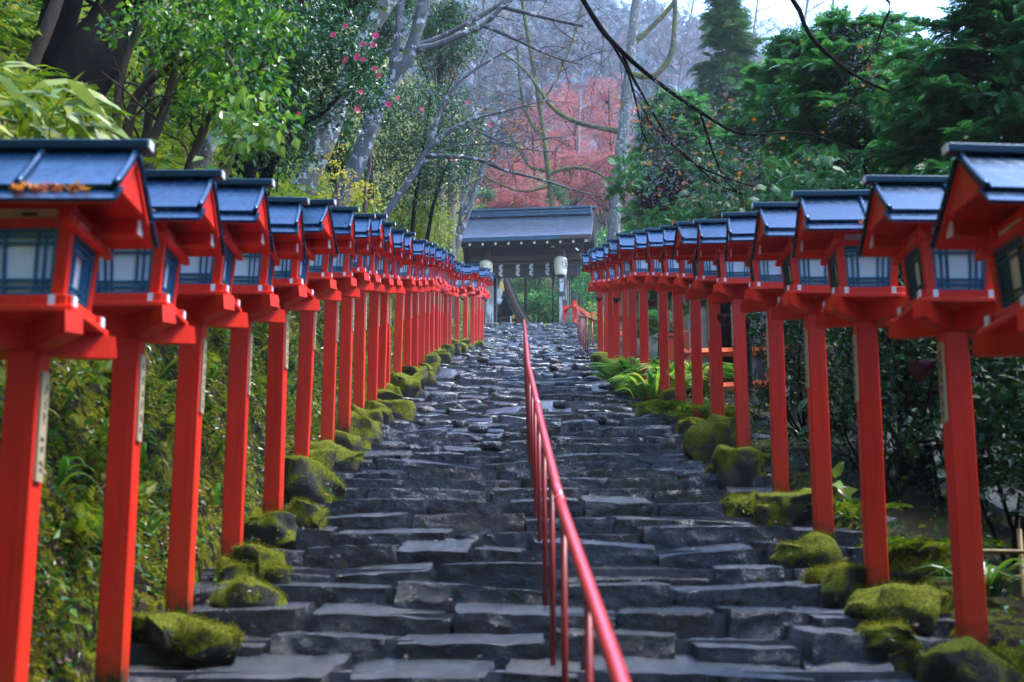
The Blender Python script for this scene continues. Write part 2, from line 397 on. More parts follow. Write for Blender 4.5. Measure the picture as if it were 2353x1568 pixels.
def rock(c, d, n=8, rnd=.45, amp=.06, rot=None, seed=0., facet=0.0, freq=3.0, slab=False):
    """a rounded block of size d at c, roughened by noise"""
    V, Fc = CS[n]; S = V / np.linalg.norm(V, axis=1)[:, None]
    q = V * (1 - rnd) + S * rnd * 1.12
    q = q * np.asarray(d) / 2
    nz = np.stack([fbm(q * freq + seed, 3), fbm(q * freq + seed + 31, 3), fbm(q * freq + seed + 67, 3)], -1)
    q = q + nz * amp
    if slab:
        d_ = np.asarray(d); g0, g1, g2 = np.random.default_rng(int(abs(np.sum(seed)) * 97) % 99991).normal(size=3)
        lim = d_[2] / 2 * .90 - .025 * g0 * q[:, 0] - .03 * abs(g2) * q[:, 0] ** 2 + .006 * vnoise(q * 9 + seed); q[:, 2] = np.where(q[:, 2] > lim, lim + (q[:, 2] - lim) * .12, q[:, 2])
        fr = -d_[1] / 2 * .93 + .05 * g1 * q[:, 0] + .05 * g2 * q[:, 2] + .012 * np.abs(vnoise(q * np.array([5, 5, 9]) + seed + 5)) + .008 * vnoise(q * 17 + seed); q[:, 1] = np.where(q[:, 1] < fr, fr + (q[:, 1] - fr) * .15, q[:, 1])
    if facet: q = q + S * (np.abs(vnoise(q * freq * 1.6 + seed + 11)) * facet)[:, None]
    if rot is not None: q = q @ rot.T
    return q + np.asarray(c), Fc
steps = empty('stone_steps', (0, 0, 0)); tag(steps, kind='structure')
yk = [1.0]
while yk[-1] < 56.4: yk.append(yk[-1] + rng.uniform(.50, .62))
yk[-1] = 57.0
bed = MB()
for k, y0 in enumerate(yk[:-1]):
    y1 = yk[k + 1]; a, b_ = xl(y0) - .5, xr(y0) + .5; zt = zs(y0) - .015
    bed.box(((a + b_) / 2, (y0 + y1) / 2 + .16 + .2, zt - .365), (b_ - a, y1 - y0 + .4, .7))
o = bed.build('mortar_bed', M['mortar'], steps)
for k, y0 in enumerate(yk):
    mb = MB(); dz = zs(y0) - zs(y0 - .57); x = xl(y0) - .12; last = k == len(yk) - 1
    rough = sst(11, 20, y0); n = 20 if y0 < 10.5 else (14 if y0 < 17 else (10 if y0 < 24 else 8))
    while x < xr(y0) + .2:
        w = rng.uniform(.36, 1.1) if rough < .5 else rng.uniform(.22, .75) * (1.5 if rng.random() < .12 else 1)
        if last: w = rng.uniform(.7, 1.3)
        h = dz + .10 + rng.uniform(-.01, .05); dep = rng.uniform(.55, .72)
        top = zs(y0) + .012 + rng.normal(0, .012 + .014 * rough) - .03 * (rng.random() < .15)
        yy = y0 + rng.normal(0, .025 + .035 * rough)
        if last: top = zs(57) + .02; yy = 57 + rng.normal(0, .015)
        tilt = rng.normal(.10 + .07 * rough, .04 + .05 * rough) if not last else .01
        R = RZ(rng.normal(0, .06 + .07 * rough)) @ RX(tilt) @ RY(rng.normal(0, .025 + .04 * rough))
        gap = rng.uniform(.005, .065)
        V, Fc = rock((x + w / 2, yy + dep / 2, top - h / 2), (w - gap, dep, h), n, rng.uniform(.09, .2) + .13 * rough, .018 + .014 * rough, R, rng.random(3) * 60, .012, 4.0, True)
        mb.add(V, Fc)
        if rough > .3 and rng.random() < .22:   # a small wedge stone on the tread
            V, Fc = rock((x + rng.uniform(0, w), yy + rng.uniform(.1, .4), top - .01), (rng.uniform(.12, .3), rng.uniform(.12, .25), rng.uniform(.06, .12)), 6, .5, .03, RZ(rng.uniform(0, 3)), rng.random(3) * 60, .02, 5)
            mb.add(V, Fc)
        x += w
    mb.build('step', M['stone'], steps, smooth=False if y0 < 17 else True)
land = MB(); land.box((.9, 62.2, 12.66), (9, 10, .2)); o = land.build('landing_pavement', M['mortar']); tag(o, kind='structure')

# ------------------------------------------------------------------ lanterns
LL = [(-1.77, 5.1, -.55), (-1.77, 6.46, -.21), (-1.74, 7.56, .11), (-1.75, 8.96, .46), (-1.71, 10.22, .82), (-1.79, 12.02, 1.34), (-1.77, 13.52, 1.74), (-1.76, 14.77, 2.11), (-1.78, 16.33, 2.49),
      (-1.76, 17.65, 2.79), (-1.75, 18.65, 3.04), (-1.81, 20.05, 3.37), (-1.79, 21.78, 3.84), (-1.70, 22.71, 4.05), (-1.68, 24.09, 4.41), (-1.73, 26.56, 5.04), (-1.70, 27.7, 5.30),
      (-1.72, 29.7, 5.87), (-1.69, 30.83, 6.11), (-1.69, 31.9, 6.33), (-1.71, 33.13, 6.58), (-1.64, 34.12, 6.79), (-1.58, 35.01, 6.98), (-1.44, 36.25, 7.29), (-1.26, 37.6, 7.68),
      (-1.12, 39.3, 8.0), (-1.09, 41.18, 8.52), (-1.04, 42.6, 8.86), (-1.04, 44.84, 9.36), (-1.01, 46.65, 9.76)]
RR = [(2.085, 5.3, -.50), (2.19, 6.91, -.08), (2.08, 8.22, .26), (2.10, 9.64, .63), (2.13, 11.27, 1.07), (2.20, 13.43, 1.66), (2.14, 14.6, 1.98), (2.17, 16.42, 2.48), (2.13, 17.72, 2.83),
      (2.07, 18.97, 3.16), (1.93, 20.35, 3.52), (1.93, 22.22, 3.97), (1.95, 23.86, 4.36), (1.89, 25.23, 4.68), (1.87, 26.3, 4.94), (1.93, 28.28, 5.44), (1.90, 29.86, 5.83)]

def brush_strokes(mb, x, y0, y1, z, w, n, seed, axis):
    """rows of small ink strokes, too small to read, as on the donors' plaques"""
    r = np.random.default_rng(seed); h = (y1 - y0) / n
    for i in range(n):
        cz = y1 - (i + .5) * h
        for s_ in range(5):
            L = r.uniform(.3, .8) * w; a = r.choice([0, 0, pi / 2, .6, -.6]); t = .0045
            c = (z, x + r.uniform(-.22, .22) * w, cz + r.uniform(-.3, .3) * h)
            mb.box(c, (.002, L * .8, t), 0, RX(a))
def make_lantern():
    root = empty('wooden_lantern', (0, 0, 0))
    mb = MB(); mb.bevbox((0, 0, .63), (.12, .12, 1.90), .006); mb.build('post', M['red'], root)
    for sx in (-1, 1):
        for sy in (-1, 1):
            R = RZ(math.atan2(sy, sx)); mb = MB(); L = .335
            t = np.linspace(.02, L, 7); bot = 1.578 + .026 * (t / L) ** 1.8
            prof = [(a, z) for a, z in zip(t, bot)] + [(L - .012, 1.685), (.02, 1.685)]
            mb.prism([(p[0], p[1]) for p in prof], -.034, .034, axis=1)
            mb.V = [v @ R.T for v in mb.V]; mb.build('bracket_arm', M['red'], root)
    mb = MB(); mb.bevbox((0, 0, 1.6985), (.44, .44, .025), .004); mb.build('base_plate', M['red'], root)
    mb = MB()
    for s_ in (-1, 1):
        mb.bevbox((0, s_ * .170, 1.7325), (.41, .042, .042), .003); mb.bevbox((s_ * .170, 0, 1.7322), (.042, .41, .0405), .003)
    mb.build('base_rail', M['red'], root)
    for sx in (-1, 1):
        for sy in (-1, 1):
            for c, d in (((sx * .145, sy * .1945, 1.732), (.043, .012, .040)), ((sx * .2085, sy * .168, 1.732), (.008, .040, .038))):
                mb = MB(); mb.box(c, d); mb.build('white_cap', M['white'], root)
    # the lamp box leans out towards its top
    def wall(u, z, face, off):
        h = .150 + (z - 1.75) / .255 * .018 + off
        return {0: (u, -h, z), 1: (h, u, z), 2: (-u, h, z), 3: (-h, -u, z)}[face]
    def slab(mb, face, u0, u1, z0, z1, o0, o1, mi=0, lean=True):
        k = .018 / .15
        def uu(u, z): return u * (1 + k * (z - 1.75) / .255) if lean else u
        v = [wall(uu(u, z), z, face, o_) for o_ in (o0, o1) for (u, z) in ((u0, z0), (u1, z0), (u1, z1), (u0, z1))]
        mb.add(v, [[3, 2, 1, 0], [4, 5, 6, 7], [0, 1, 5, 4], [1, 2, 6, 5], [2, 3, 7, 6], [3, 0, 4, 7]], mi)
    mb = MB()
    for sx in (-1, 1):
        for sy in (-1, 1):
            a, b_ = .143, .161
            v = []
            for z, c in ((1.752, .1425), (2.03, .162)):
                for dx, dy in ((-.0215, -.0215), (.0215, -.0215), (.0215, .0215), (-.0215, .0215)): v.append((sx * c + dx, sy * c + dy, z))
            mb.add(v, [[3, 2, 1, 0], [4, 5, 6, 7], [0, 1, 5, 4], [1, 2, 6, 5], [2, 3, 7, 6], [3, 0, 4, 7]])
    for s_ in (-1, 1):
        mb.bevbox((0, s_ * .178, 2.020), (.42, .034, .034), .003); mb.bevbox((s_ * .186, .02, 2.0195), (.034, .50, .031), .003)
        mb.bevbox((0, s_ * .14, 2.095), (.36, .03, .03), .003); mb.bevbox((s_ * .15, 0, 2.0955), (.03, .34, .029), .003)
    for sx in (-1, 1):
        for sy in (-1, 1): mb.box((sx * .152, sy * .152, 2.06), (.045, .045, .05))
    mb.build('lamp_frame', M['red'], root)
    for face in range(4):
        mb = MB(); U = .122
        z0, z1 = 1.756, 2.004
        for (a, b_, c, d) in ((-U, U, z0, z0 + .013), (-U, U, z1 - .013, z1), (-U, -U + .013, z0, z1), (U - .013, U, z0, z1)): slab(mb, face, a, b_, c, d, -.012, .008)
        for zz_ in (z0 + .030, z0 + .055, z1 - .058, z1 - .032): slab(mb, face, -U, U, zz_, zz_ + .010, -.008, .003)
        for uu_ in (-U + .036, -U + .064, U - .072, U - .044): slab(mb, face, uu_, uu_ + .009, z0, z1, -.009, .005)
        w = mb.build('lamp_window', M['lattice'], root)
        mp = MB(); slab(mp, face, -U, U, z0, z1, -.017, -.0125); mp.build('paper_pane', M['paper'], w)
    mb = MB()
    for face in range(4):
        R = RZ([0, pi / 2, pi, -pi / 2][face]); mb.box(R @ np.array([0, -.150, 2.06]), (.25, .012, .044), 0, R)
        mb.box(R @ np.array([.02, -.1575, 2.062]), (.06, .004, .012), 1, R)
    mb.build('frieze_panel', [M['paper'], M['blackcap']], root)
    # roof
    def rz_(t): return 2.362 - .262 * (1.12 * t - .12 * t * t)          # a slight hollow
    def prof(t0, t1, th, dz=0):
        t = np.linspace(t0, t1, 7); top = [(a * .305, rz_(a) + dz) for a in t]
        return top + [(p[0] - .3 * th, p[1] - th) for p in top[::-1]]
    rf = MB()
    for s_ in (-1, 1):
        rf.prism([(s_ * a, z) for a, z in prof(0, .80, .014)], -.36, .36, 0)
        rf.prism([(s_ * a, z) for a, z in prof(.70, 1.0, .012, -.024)], -.372, .372, 0)
    roof = rf.build('roof', M['roof'], root)
    un = MB()
    for s_ in (-1, 1): un.prism([(s_ * a, z) for a, z in prof(.0, .97, .012, -.0385)], -.352, .352, 0)
    for sx in (-1, 1):
        x = sx * .335
        un.prism([(-.298, 2.075), (-.20, 2.155), (.20, 2.155), (.298, 2.075), (.15, 2.205), (0, 2.318), (-.15, 2.205)], x - .008, x + .008, 0)
    un.build('roof_underside', M['red'], root)
    mb = MB(); mb.bevbox((0, 0, 2.378), (.80, .062, .036), .004, 0); rb = mb.build('ridge_beam', M['ridge'], root)
    for s_ in (-1, 1): mb = MB(); mb.box((s_ * .403, 0, 2.378), (.006, .056, .034)); mb.build('end_cap', M['white'], rb)
    for x in (-.352, 0, .352):
        mb = MB()
        for s_ in (-1, 1):
            t = np.linspace(.08, .84, 8); mb.tube([(x, s_ * a * .305, rz_(a) + .006) for a in t], .013 if x else .016, 6)
        mb.build('roof_batten', M['roof'], root, smooth=True)
    for y, z, L, th in ((-.205, 2.124, .30, .046), (.205, 2.112, .32, .062)):
        mb = MB(); mb.bevbox((0, y, z), (2 * L, th, th), .004); pu = mb.build('purlin', M['red'], root)
        for s_ in (-1, 1): mb = MB(); mb.box((s_ * (L + .003), y, z), (.007, th - .006, th - .006)); mb.build('end_cap', M['white'], pu)
    mb = MB()
    for i in range(5):
        x = random.uniform(-.33, .33); mb.lathe([(0, .006), (.0035, .003), (.004, 0), (.003, -.003), (0, -.004)], (x, .302, 2.068), 6)
    dr = mb.build('water_drops', M['drop'], root, smooth=True); dr['kind'] = 'stuff'
    return root
md, nt, b, out = newmat('rain_drop'); b.inputs['Base Color'].default_value = (.9, .95, 1, 1); b.inputs['Roughness'].default_value = .08; b.inputs['Metallic'].default_value = .7
M['drop'] = md
proto = make_lantern()
def make_plaque(parent, side, seed):
    """side +1: on the right face of the post"""
    r = np.random.default_rng(seed)
    z0 = 1.10 + r.uniform(-.03, .03); z1 = z0 + .40; x = side * .066
    mb = MB(); mb.box((x, -.005, (z0 + z1) / 2), (.012, .075, z1 - z0)); p = mb.build('name_plaque', M['plaque'], parent)
    mb = MB(); brush_strokes(mb, -.005, z0 + .02, z1 - .03, side * .0728, .05, 6, seed, 0); mb.build('ink_writing', M['ink'], p)
lanterns = {}
for nm, lst in (('left', LL), ('right', RR)):
    for i, (x, y, z) in enumerate(lst):
        first = nm == 'left' and i == 0
        o = proto if first else copy_tree(proto, None, ('name_plaque',))
        o.location = (x, y, z); o.rotation_euler = (random.gauss(0, .007), random.gauss(0, .009), random.gauss(0, .04))
        k = i if nm == 'left' else i
        tag(o, 'red post lantern with blue roof, %s from the camera in the %s-hand row' % (ORD[k], nm), 'lantern', 'red lanterns lining the stone steps')
        lanterns[(nm, i)] = o
for (nm, i), o in lanterns.items(): make_plaque(o, 1 if nm == 'left' else -1, i + (50 if nm == 'right' else 0))
# ------------------------------------------------------------------ hand rails
def smooth_pts(pts, n):
    pts = np.asarray(pts, float); d = np.r_[0, np.cumsum(np.linalg.norm(np.diff(pts, axis=0), axis=1))]
    t = np.linspace(0, d[-1], n); return np.stack([np.interp(t, d, pts[:, k]) for k in range(3)], -1)
hr = empty('handrail', (.2, 3.0, zs(3.0))); tag(hr, 'long salmon red handrail running up the middle of the stone steps', 'handrail')
base = np.array(hr.location)
def railx(y): return np.interp(y, [0, 3.5, 6, 9, 14, 30], [.30, .265, .205, .185, .165, .26])
y = 2.2
while y < 29.5:
    y2 = min(y + 3.9, 29.8); yy = np.linspace(y, y2, 12); mb = MB()
    pts = np.stack([railx(yy), yy, zs(yy) + .86], -1) - base
    r = np.full(12, .0235); mb.tube(pts, r, 12); d = pts[-1] - pts[-2]; d /= np.linalg.norm(d)
    mb.tube([pts[-1] - d * .05, pts[-1] + d * .02], .0275, 12)
    if y2 > 29.5: mb.tube([pts[-1], pts[-1] + [0, .05, -.03], pts[-1] + [0, .06, -.1]], .027, 10)
    mb.build('top_rail', M['rail'], hr, smooth=True); y = y2
y = 2.05
while y < 30:
    mb = MB(); zt = zs(y) + .85; mb.tube([(railx(y), y, zs(y) - .2), (railx(y), y, zt)], .0135, 8)
    mb.V = [v - base for v in mb.V]; mb.build('rail_post', M['railpost'], hr, smooth=True); y += 1.25
hr2 = empty('handrail', (1.75, 32, zs(32))); tag(hr2, 'pink red handrail with ladder-like rungs at the top right of the steps', 'handrail')
base = np.array(hr2.location)
def rx2(y): return np.interp(y, [32, 50], [1.74, 2.36])
for k, (dx, dz) in enumerate(((0, .92), (.28, .80))):
    yy = np.linspace(32.1, 50, 20); mb = MB(); mb.tube(np.stack([rx2(yy) + dx, yy, zs(yy) + dz], -1) - base, .03 if k == 0 else .02, 8); mb.build('top_rail', M['rail'], hr2, smooth=True)
for i, y in enumerate(np.arange(32.1, 50.2, 2.5)):
    mb = MB(); mb.tube([(rx2(y), y, zs(y) - .2), (rx2(y), y, zs(y) + .92)], .014, 7)
    mb.V = [v - base for v in mb.V]; mb.build('rail_post', M['railpost'], hr2, smooth=True)
    mb = MB(); mb.tube([(rx2(y), y, zs(y) + .92), (rx2(y) + .14, y, zs(y) + .87), (rx2(y) + .28, y, zs(y) + .80)], .014, 6)
    if i % 3 == 0: mb.tube([(rx2(y) + .28, y, zs(y) + .8), (rx2(y) + .30, y - .05, zs(y) - .2)], .016, 6)
    mb.V = [v - base for v in mb.V]; mb.build('rung', M['railpost'], hr2, smooth=True)

# ------------------------------------------------------------------ gate at the top of the steps
GZ = 12.77
gate = empty('shrine_gate', (.63, 62.0, GZ), RAD(-6.5)); tag(gate, 'dark timber gate with wet shingle roof at the top of the steps', 'gate')
for sx in (-1, 1):
    mb = MB(); mb.bevbox((sx * 1.66, 0, 1.95), (.33, .33, 3.9), .02); mb.build('pillar', M['greywood'], gate)
    mb = MB(); mb.bevbox((sx * 1.90, .14, 1.6), (.16, .2, 3.2), .01); mb.build('side_post', M['darkwood'], gate)
    mb = MB(); mb.bevbox((sx * 1.66, -.02, 4.06), (.26, 1.3, .22), .02); mb.bevbox((sx * 1.66, -.55, 4.2), (.24, .3, .2), .03); mb.build('bracket', M['midwood'], gate)
    mb = MB(); mb.bevbox((sx * 1.66, 1.7, 1.85), (.26, .26, 3.7), .02); mb.build('rear_post', M['darkwood'], gate)
mb = MB(); mb.box((-2.02, -.05, 1.3), (.16, .1, 2.6)); mb.build('vermilion_side_board', M['red'], gate)
mb = MB(); mb.bevbox((0, -.03, 4.07), (5.0, .30, .26), .02); mb.build('main_beam', M['midwood'], gate)
mb = MB(); mb.box((0, .02, 3.45), (4.9, .07, .45)); mb.bevbox((0, -.0, 3.69), (4.9, .14, .06), .01); mb.build('slat_board', M['darkwood'], gate)
for x in np.linspace(-2.3, 2.3, 9):
    mb = MB(); mb.bevbox((x, -.05, 3.41), (.075, .07, .52), .008); mb.build('batten', M['darkwood'], gate)
mb = MB(); mb.box((0, .06, 4.2), (5.2, .06, 1.0)); mb.build('upper_board', M['darkwood'], gate)
mb = MB(); mb.box((0, -.02, 4.5), (.9, .18, .34)); mb.prism([(-.9, 4.22), (.9, 4.22), (.5, 4.6), (.2, 4.74), (-.2, 4.74), (-.5, 4.6)], -.16, -.06, 0, axis=1); mb.build('frog_leg_strut', M['darkwood'], gate)
def groof(t): return 6.05 - 1.50 * (1.25 * t - .25 * t * t)
def gprof(s_, t0, t1, o0, o1):
    t = np.linspace(t0, t1, 10); a = [(s_ * q * 2.05, groof(q) + o0) for q in t]; b_ = [(s_ * q * 2.05, groof(q) + o1) for q in t]
    return a + b_[::-1]
mb = MB()
for s_ in (-1, 1):                       # courses of shingles, each a thin step
    nC = 24
    for i in range(nC):
        t0 = i / nC; t1 = (i + 1.3) / nC if i < nC - 1 else 1.0
        mb.prism(gprof(s_, t0, t1, .0 + .022 * 0, -.05)[:], -3.06 - .04 * t0, 3.06 + .04 * t0, 0)
        y0, z0 = s_ * t1 * 2.05, groof(t1)
        mb.box((0, y0, z0 + .004), (6.12, .045, .042), 0, RX(s_ * -.6))
roof = mb.build('shingle_roof', M['gateroof'], gate)
mb = MB()
for s_ in (-1, 1): mb.prism(gprof(s_, 0, .985, -.06, -.14), -2.95, 2.95, 0)
mb.build('roof_boards', M['darkwood'], gate)
for s_ in (-1, 1):
    mb = MB(); mb.bevbox((-.7, s_ * 2.03, 4.45), (4.72, .10, .17), .01, 0); mb.build('eave_fascia', M['ridge'], gate)
    mb = MB(); mb.bevbox((2.36, s_ * 2.03, 4.45), (1.40, .102, .172), .01, 0); f_ = mb.build('eave_fascia', M['midwood'], gate); f_['label'] = 'newer reddish brown eave board'
for s_ in (-1, 1):
    for x in np.linspace(-2.28, 2.28, 9):
        mb = MB(); a = np.array([(s_ * .3, 5.55), (s_ * 1.90, 4.36)]); d = a[1] - a[0]; an = math.atan2(d[1], d[0])
        L = np.linalg.norm(d); R = RX(an); mb.box((x, a[:, 0].mean(), a[:, 1].mean() - .05), (.085, L, .1), 0, R)
        rf_ = mb.build('rafter', M['darkwood'], gate)
        if s_ < 0: mb = MB(); mb.box((x, -1.945, 4.275), (.085, .012, .10), 0); mb.build('white_tip', M['paperlamp'], rf_)
    mb = MB(); mb.bevbox((0, s_ * 1.35, 4.42), (5.5, .16, .18), .015); mb.build('eave_purlin', M['midwood'], gate)
for sx in (-1, 1):
    mb = MB()
    for s_ in (-1, 1):
        t = np.linspace(0, 1, 10); mb.prism([(s_ * q * 2.05, groof(q) - .05) for q in t] + [(s_ * q * 2.0, groof(q) - .36) for q in t[::-1]], sx * 2.97, sx * 3.03, 0)
    mb.build('bargeboard', M['darkwood'], gate)
    mb = MB(); mb.box((sx * 2.85, -1.92, 4.36), (.16, .02, .22)); mb.build('white_tip', M['paperlamp'], gate)
mb = MB()
for (z, w, h, L) in ((6.10, .46, .14, 5.95), (6.25, .34, .12, 5.85), (6.38, .42, .10, 6.1)): mb.bevbox((0, 0, z), (L, w, h), .02)
for sx in (-1, 1): mb.bevbox((sx * 2.95, 0, 6.22), (.12, .55, .44), .03); mb.bevbox((sx * 3.05, 0, 6.36), (.3, .16, .1), .02)
mb.build('roof_ridge', M['ridge'], gate)
def gpt(x, y, z): return np.array([.63, 62.0, GZ]) + RZ(RAD(-6.5)) @ np.array([x, y, z])
# straw rope and paper streamers
mb = MB(); x = np.linspace(-1.5, 1.5, 40)
for ph in (0, 2.1, 4.2): mb.tube(np.stack([x, -.25 + .022 * np.cos(x * 26 + ph), 3.80 + .022 * np.sin(x * 26 + ph) + .015 * np.abs(x)], -1), .024, 5)
ro = mb.build('straw_rope', M['rope'], smooth=True); ro.location = (.63, 62.0, GZ); ro.rotation_euler = (0, 0, RAD(-6.5)); tag(ro, 'twisted brown straw rope tied under the gate beam', 'rope')
for k, x in enumerate((-1.11, -.34, .26, .99)):
    e = empty('paper_streamer', gpt(x, -.27, 3.78), RAD(-6.5)); mb = MB()
    zz = 0
    for j in range(4):
        s_ = -1 if j % 2 == 0 else 1; a = .085
        v = [(-a - .02, 0, zz - .10), (a - .05, 0, zz + .03), (a + .02, 0, zz - .07), (-a + .05, 0, zz - .20)]
        v = [(p[0] * (1 if s_ < 0 else 1), -.006 * j + (.004 if p[0] > 0 else 0), p[2]) for p in v] if s_ < 0 else [(-p[0], -.006 * j, p[2]) for p in v]
        v2 = [(p[0], p[1] + .003, p[2]) for p in v]
        mb.add(v + v2, [[0, 1, 2, 3], [7, 6, 5, 4], [0, 4, 5, 1], [1, 5, 6, 2], [2, 6, 7, 3], [3, 7, 4, 0]]); zz -= .135
    mb.tube([(0, 0, .04), (0, 0, 0)], .004, 4)
    o = mb.build('folded_paper', M['shide'], e)
    tag(e, '%s zigzag white paper streamer from the left, hanging from the gate rope' % ORD[k], 'paper streamer', 'zigzag paper streamers on the gate rope')
# paper lanterns with a chrysanthemum crest
for x, lab, fa in ((-1.76, 'cream paper lantern with flower crest on the left gate pillar, half hidden by red lanterns', -62), (1.60, 'cream paper lantern with flower crest on the right gate pillar above the black sign', 58)):
    e = empty('paper_lantern', gpt(x, -.48, 3.14 if x > 0 else 3.06), RAD(-6.5)); tag(e, lab, 'paper lantern', 'paper lanterns on the gate')
    rr = [(.0, .0), (.19, .0), (.235, .03), (.262, .10), (.285, .25), (.298, .45), (.302, .60), (.296, .70), (.27, .78), (.20, .83), (0, .84)]
    mb = MB(); prof = []
    zc = np.linspace(0, .84, 58); rc = np.interp(zc, [p[1] for p in rr[1:-1]], [p[0] for p in rr[1:-1]])
    prof = [(0, 0)] + [(a * (1 + .006 * cos(i * pi)), z) for i, (a, z) in enumerate(zip(rc, zc))] + [(0, .84)]
    mb.lathe(prof, (0, 0, 0), 40); sh = mb.build('paper_shade', M['paperlamp'], e, smooth=True)
    mb = MB(); mb.lathe([(0, -.02), (.17, -.02), (.19, .005), (.17, .03)], (0, 0, 0), 24); mb.lathe([(.17, .81), (.19, .835), (.17, .87), (0, .87)], (0, 0, 0), 24); mb.tube([(0, 0, .86), (0, .0, 1.02)], .012, 6); mb.build('black_hoop', M['blackmetal'], e, smooth=True)
    mb = MB(); cz = .46; R0 = .215
    def onl(a, b_):
        r = np.interp(cz + b_, zc, rc) + .004; th = RAD(fa) - pi / 2 + a / .29; return (r * cos(th), r * sin(th), cz + b_)
    for q in range(16):
        c0 = q * 2 * pi / 16; w = pi / 16
        pts = [(R0 * .16 * cos(c0 - w), R0 * .16 * sin(c0 - w)), (R0 * .86 * cos(c0 - w * .95), R0 * .86 * sin(c0 - w * .95))] + [(R0 * (.86 + .14 * cos(t)) * cos(c0 + w * .95 * sin(t)), R0 * (.86 + .14 * cos(t)) * sin(c0 + w * .95 * sin(t))) for t in np.linspace(-1.3, 1.3, 6)] + [(R0 * .86 * cos(c0 + w * .95), R0 * .86 * sin(c0 + w * .95))]
        mb.tube([onl(*p) for p in pts], .009, 4)
    mb.tube([onl(R0 * .16 * cos(t), R0 * .16 * sin(t)) for t in np.linspace(0, 2 * pi, 13)], .005, 4)
    mb.build('flower_crest', M['ink'], e)
# black sign with white writing
sg = empty('black_sign', gpt(1.62, -.20, 2.26), RAD(-6.5)); tag(sg, 'upright black signboard with white brush writing on the right gate pillar', 'sign')
mb = MB(); mb.bevbox((0, 0, .46), (.28, .035, .92), .005); mb.build('board', M['signboard'], sg)
def textmesh(txt, size, name, mat, parent, loc, rot):
    cu = bpy.data.curves.new(name, 'FONT'); cu.body = txt; cu.size = size; cu.align_x = 'CENTER'; cu.align_y = 'CENTER'; cu.extrude = .002; cu.resolution_u = 3; cu.offset = .0035
    t = bpy.data.objects.new(name, cu); COL.objects.link(t); bpy.context.view_layer.update()
    me = bpy.data.meshes.new_from_object(t.evaluated_get(bpy.context.evaluated_depsgraph_get())); bpy.data.objects.remove(t)
    me.materials.clear(); me.materials.append(mat)
    o = bpy.data.objects.new(name, me); COL.objects.link(o); o.parent = parent; o.location = loc; o.rotation_euler = rot; return o
for i, ch in enumerate('新嘗祭'): textmesh(ch, .225, 'white_character', M['white'], sg, (.0, -.021, .71 - i * .215), (pi / 2, 0, 0))
mb = MB(); mb.bevbox((0, 0, 1.5), (.035, .03, 3.0), .004); o = mb.build('pale_pole', M['housewood']); o.location = gpt(1.90, -.15, 0); tag(o, 'thin pale wooden pole standing beside the right gate pillar', 'pole')
# floodlights and wire
for k, (x, z, lab) in enumerate(((1.30, 4.36, 'small black floodlight with pale glass under the gate eave, above the paper lantern'), (2.32, 4.22, 'small tilted floodlight under the right end of the gate eave'))):
    e = empty('floodlight', gpt(x, -.75, z)); tag(e, lab, 'floodlight'); e.rotation_euler = (RAD(-25), RAD(25 * k), RAD(-10 + 40 * k))
    mb = MB(); mb.bevbox((0, 0, 0), (.21, .12, .16), .015); mb.box((0, .03, .12), (.03, .03, .16)); mb.build('housing', M['blackmetal'], e)
    mb = MB(); mb.box((0, -.063, -.01), (.16, .006, .09)); mb.build('glass', M['glass'], e)
mb = MB(); mb.tube([gpt(2.4, -.4, 3.4), gpt(2.46, -.6, 2.2), gpt(2.62, -1.0, .6), gpt(2.65, -1.1, -.2)], .012, 5); o = mb.build('hanging_cable', M['blackmetal']); tag(o, 'thin black cable hanging down from the right gate end', 'cable')
# boulder beside the pillar
V, Fc = rock((0, 0, .40), (.50, .42, .92), 14, .8, .05, None, 5.0, 0, 2.4)
V = V.copy(); t = np.clip(V[:, 2] / .9, 0, 1); V[:, 0] = V[:, 0] * (1.12 - .5 * t) + .11 * t; V[:, 1] *= (1.1 - .4 * t)
mb = MB(); mb.add(V, Fc); o = mb.build('standing_boulder', M['tanstone'], smooth=True); o.location = P(1309, 742, 57.7); o.location.z = GZ - .03; tag(o, 'tan upright boulder in front of the right gate pillar', 'boulder')
# vermilion fence going down on the right
fe = empty('vermilion_fence', (2.58, 57.6, GZ)); tag(fe, 'orange vermilion fence with black post caps right of the gate', 'fence')
base = np.array(fe.location)
fp = [P(1298, 700, 58.8), P(1320, 700, 57.6), P(1363, 716, 54.3), P(1405, 735, 51.2), P(1450, 752, 48.2)]
fz = [GZ, GZ, 11.35, 10.3, 9.2]; ft = [1.15, 1.10, 1.25, 1.25, 1.25]
for i, (p, z, h) in enumerate(zip(fp, fz, ft)):
    mb = MB(); mb.bevbox(np.array([p[0], p[1], z + h / 2 - .2]) - base, (.19, .19, h + .4), .01); po = mb.build('post', M['orange'] if i > 1 else M['red'], fe)
    mb = MB(); mb.bevbox(np.array([p[0], p[1], z + h + .12]) - base, (.21, .21, .26), .015); mb.build('black_cap', M['blackcap'], po)
for i in range(len(fp) - 1):
    for fr, th in ((.80, .15), (.22, .13)):
        a = np.array([fp[i][0], fp[i][1], fz[i] + ft[i] * fr]) - base; c = np.array([fp[i + 1][0], fp[i + 1][1], fz[i + 1] + ft[i + 1] * fr]) - base
        mb = MB(); mb.tube([a, c], th * .62, 4); mb.build('fence_rail', M['red'] if i == 0 else M['orange'], fe)

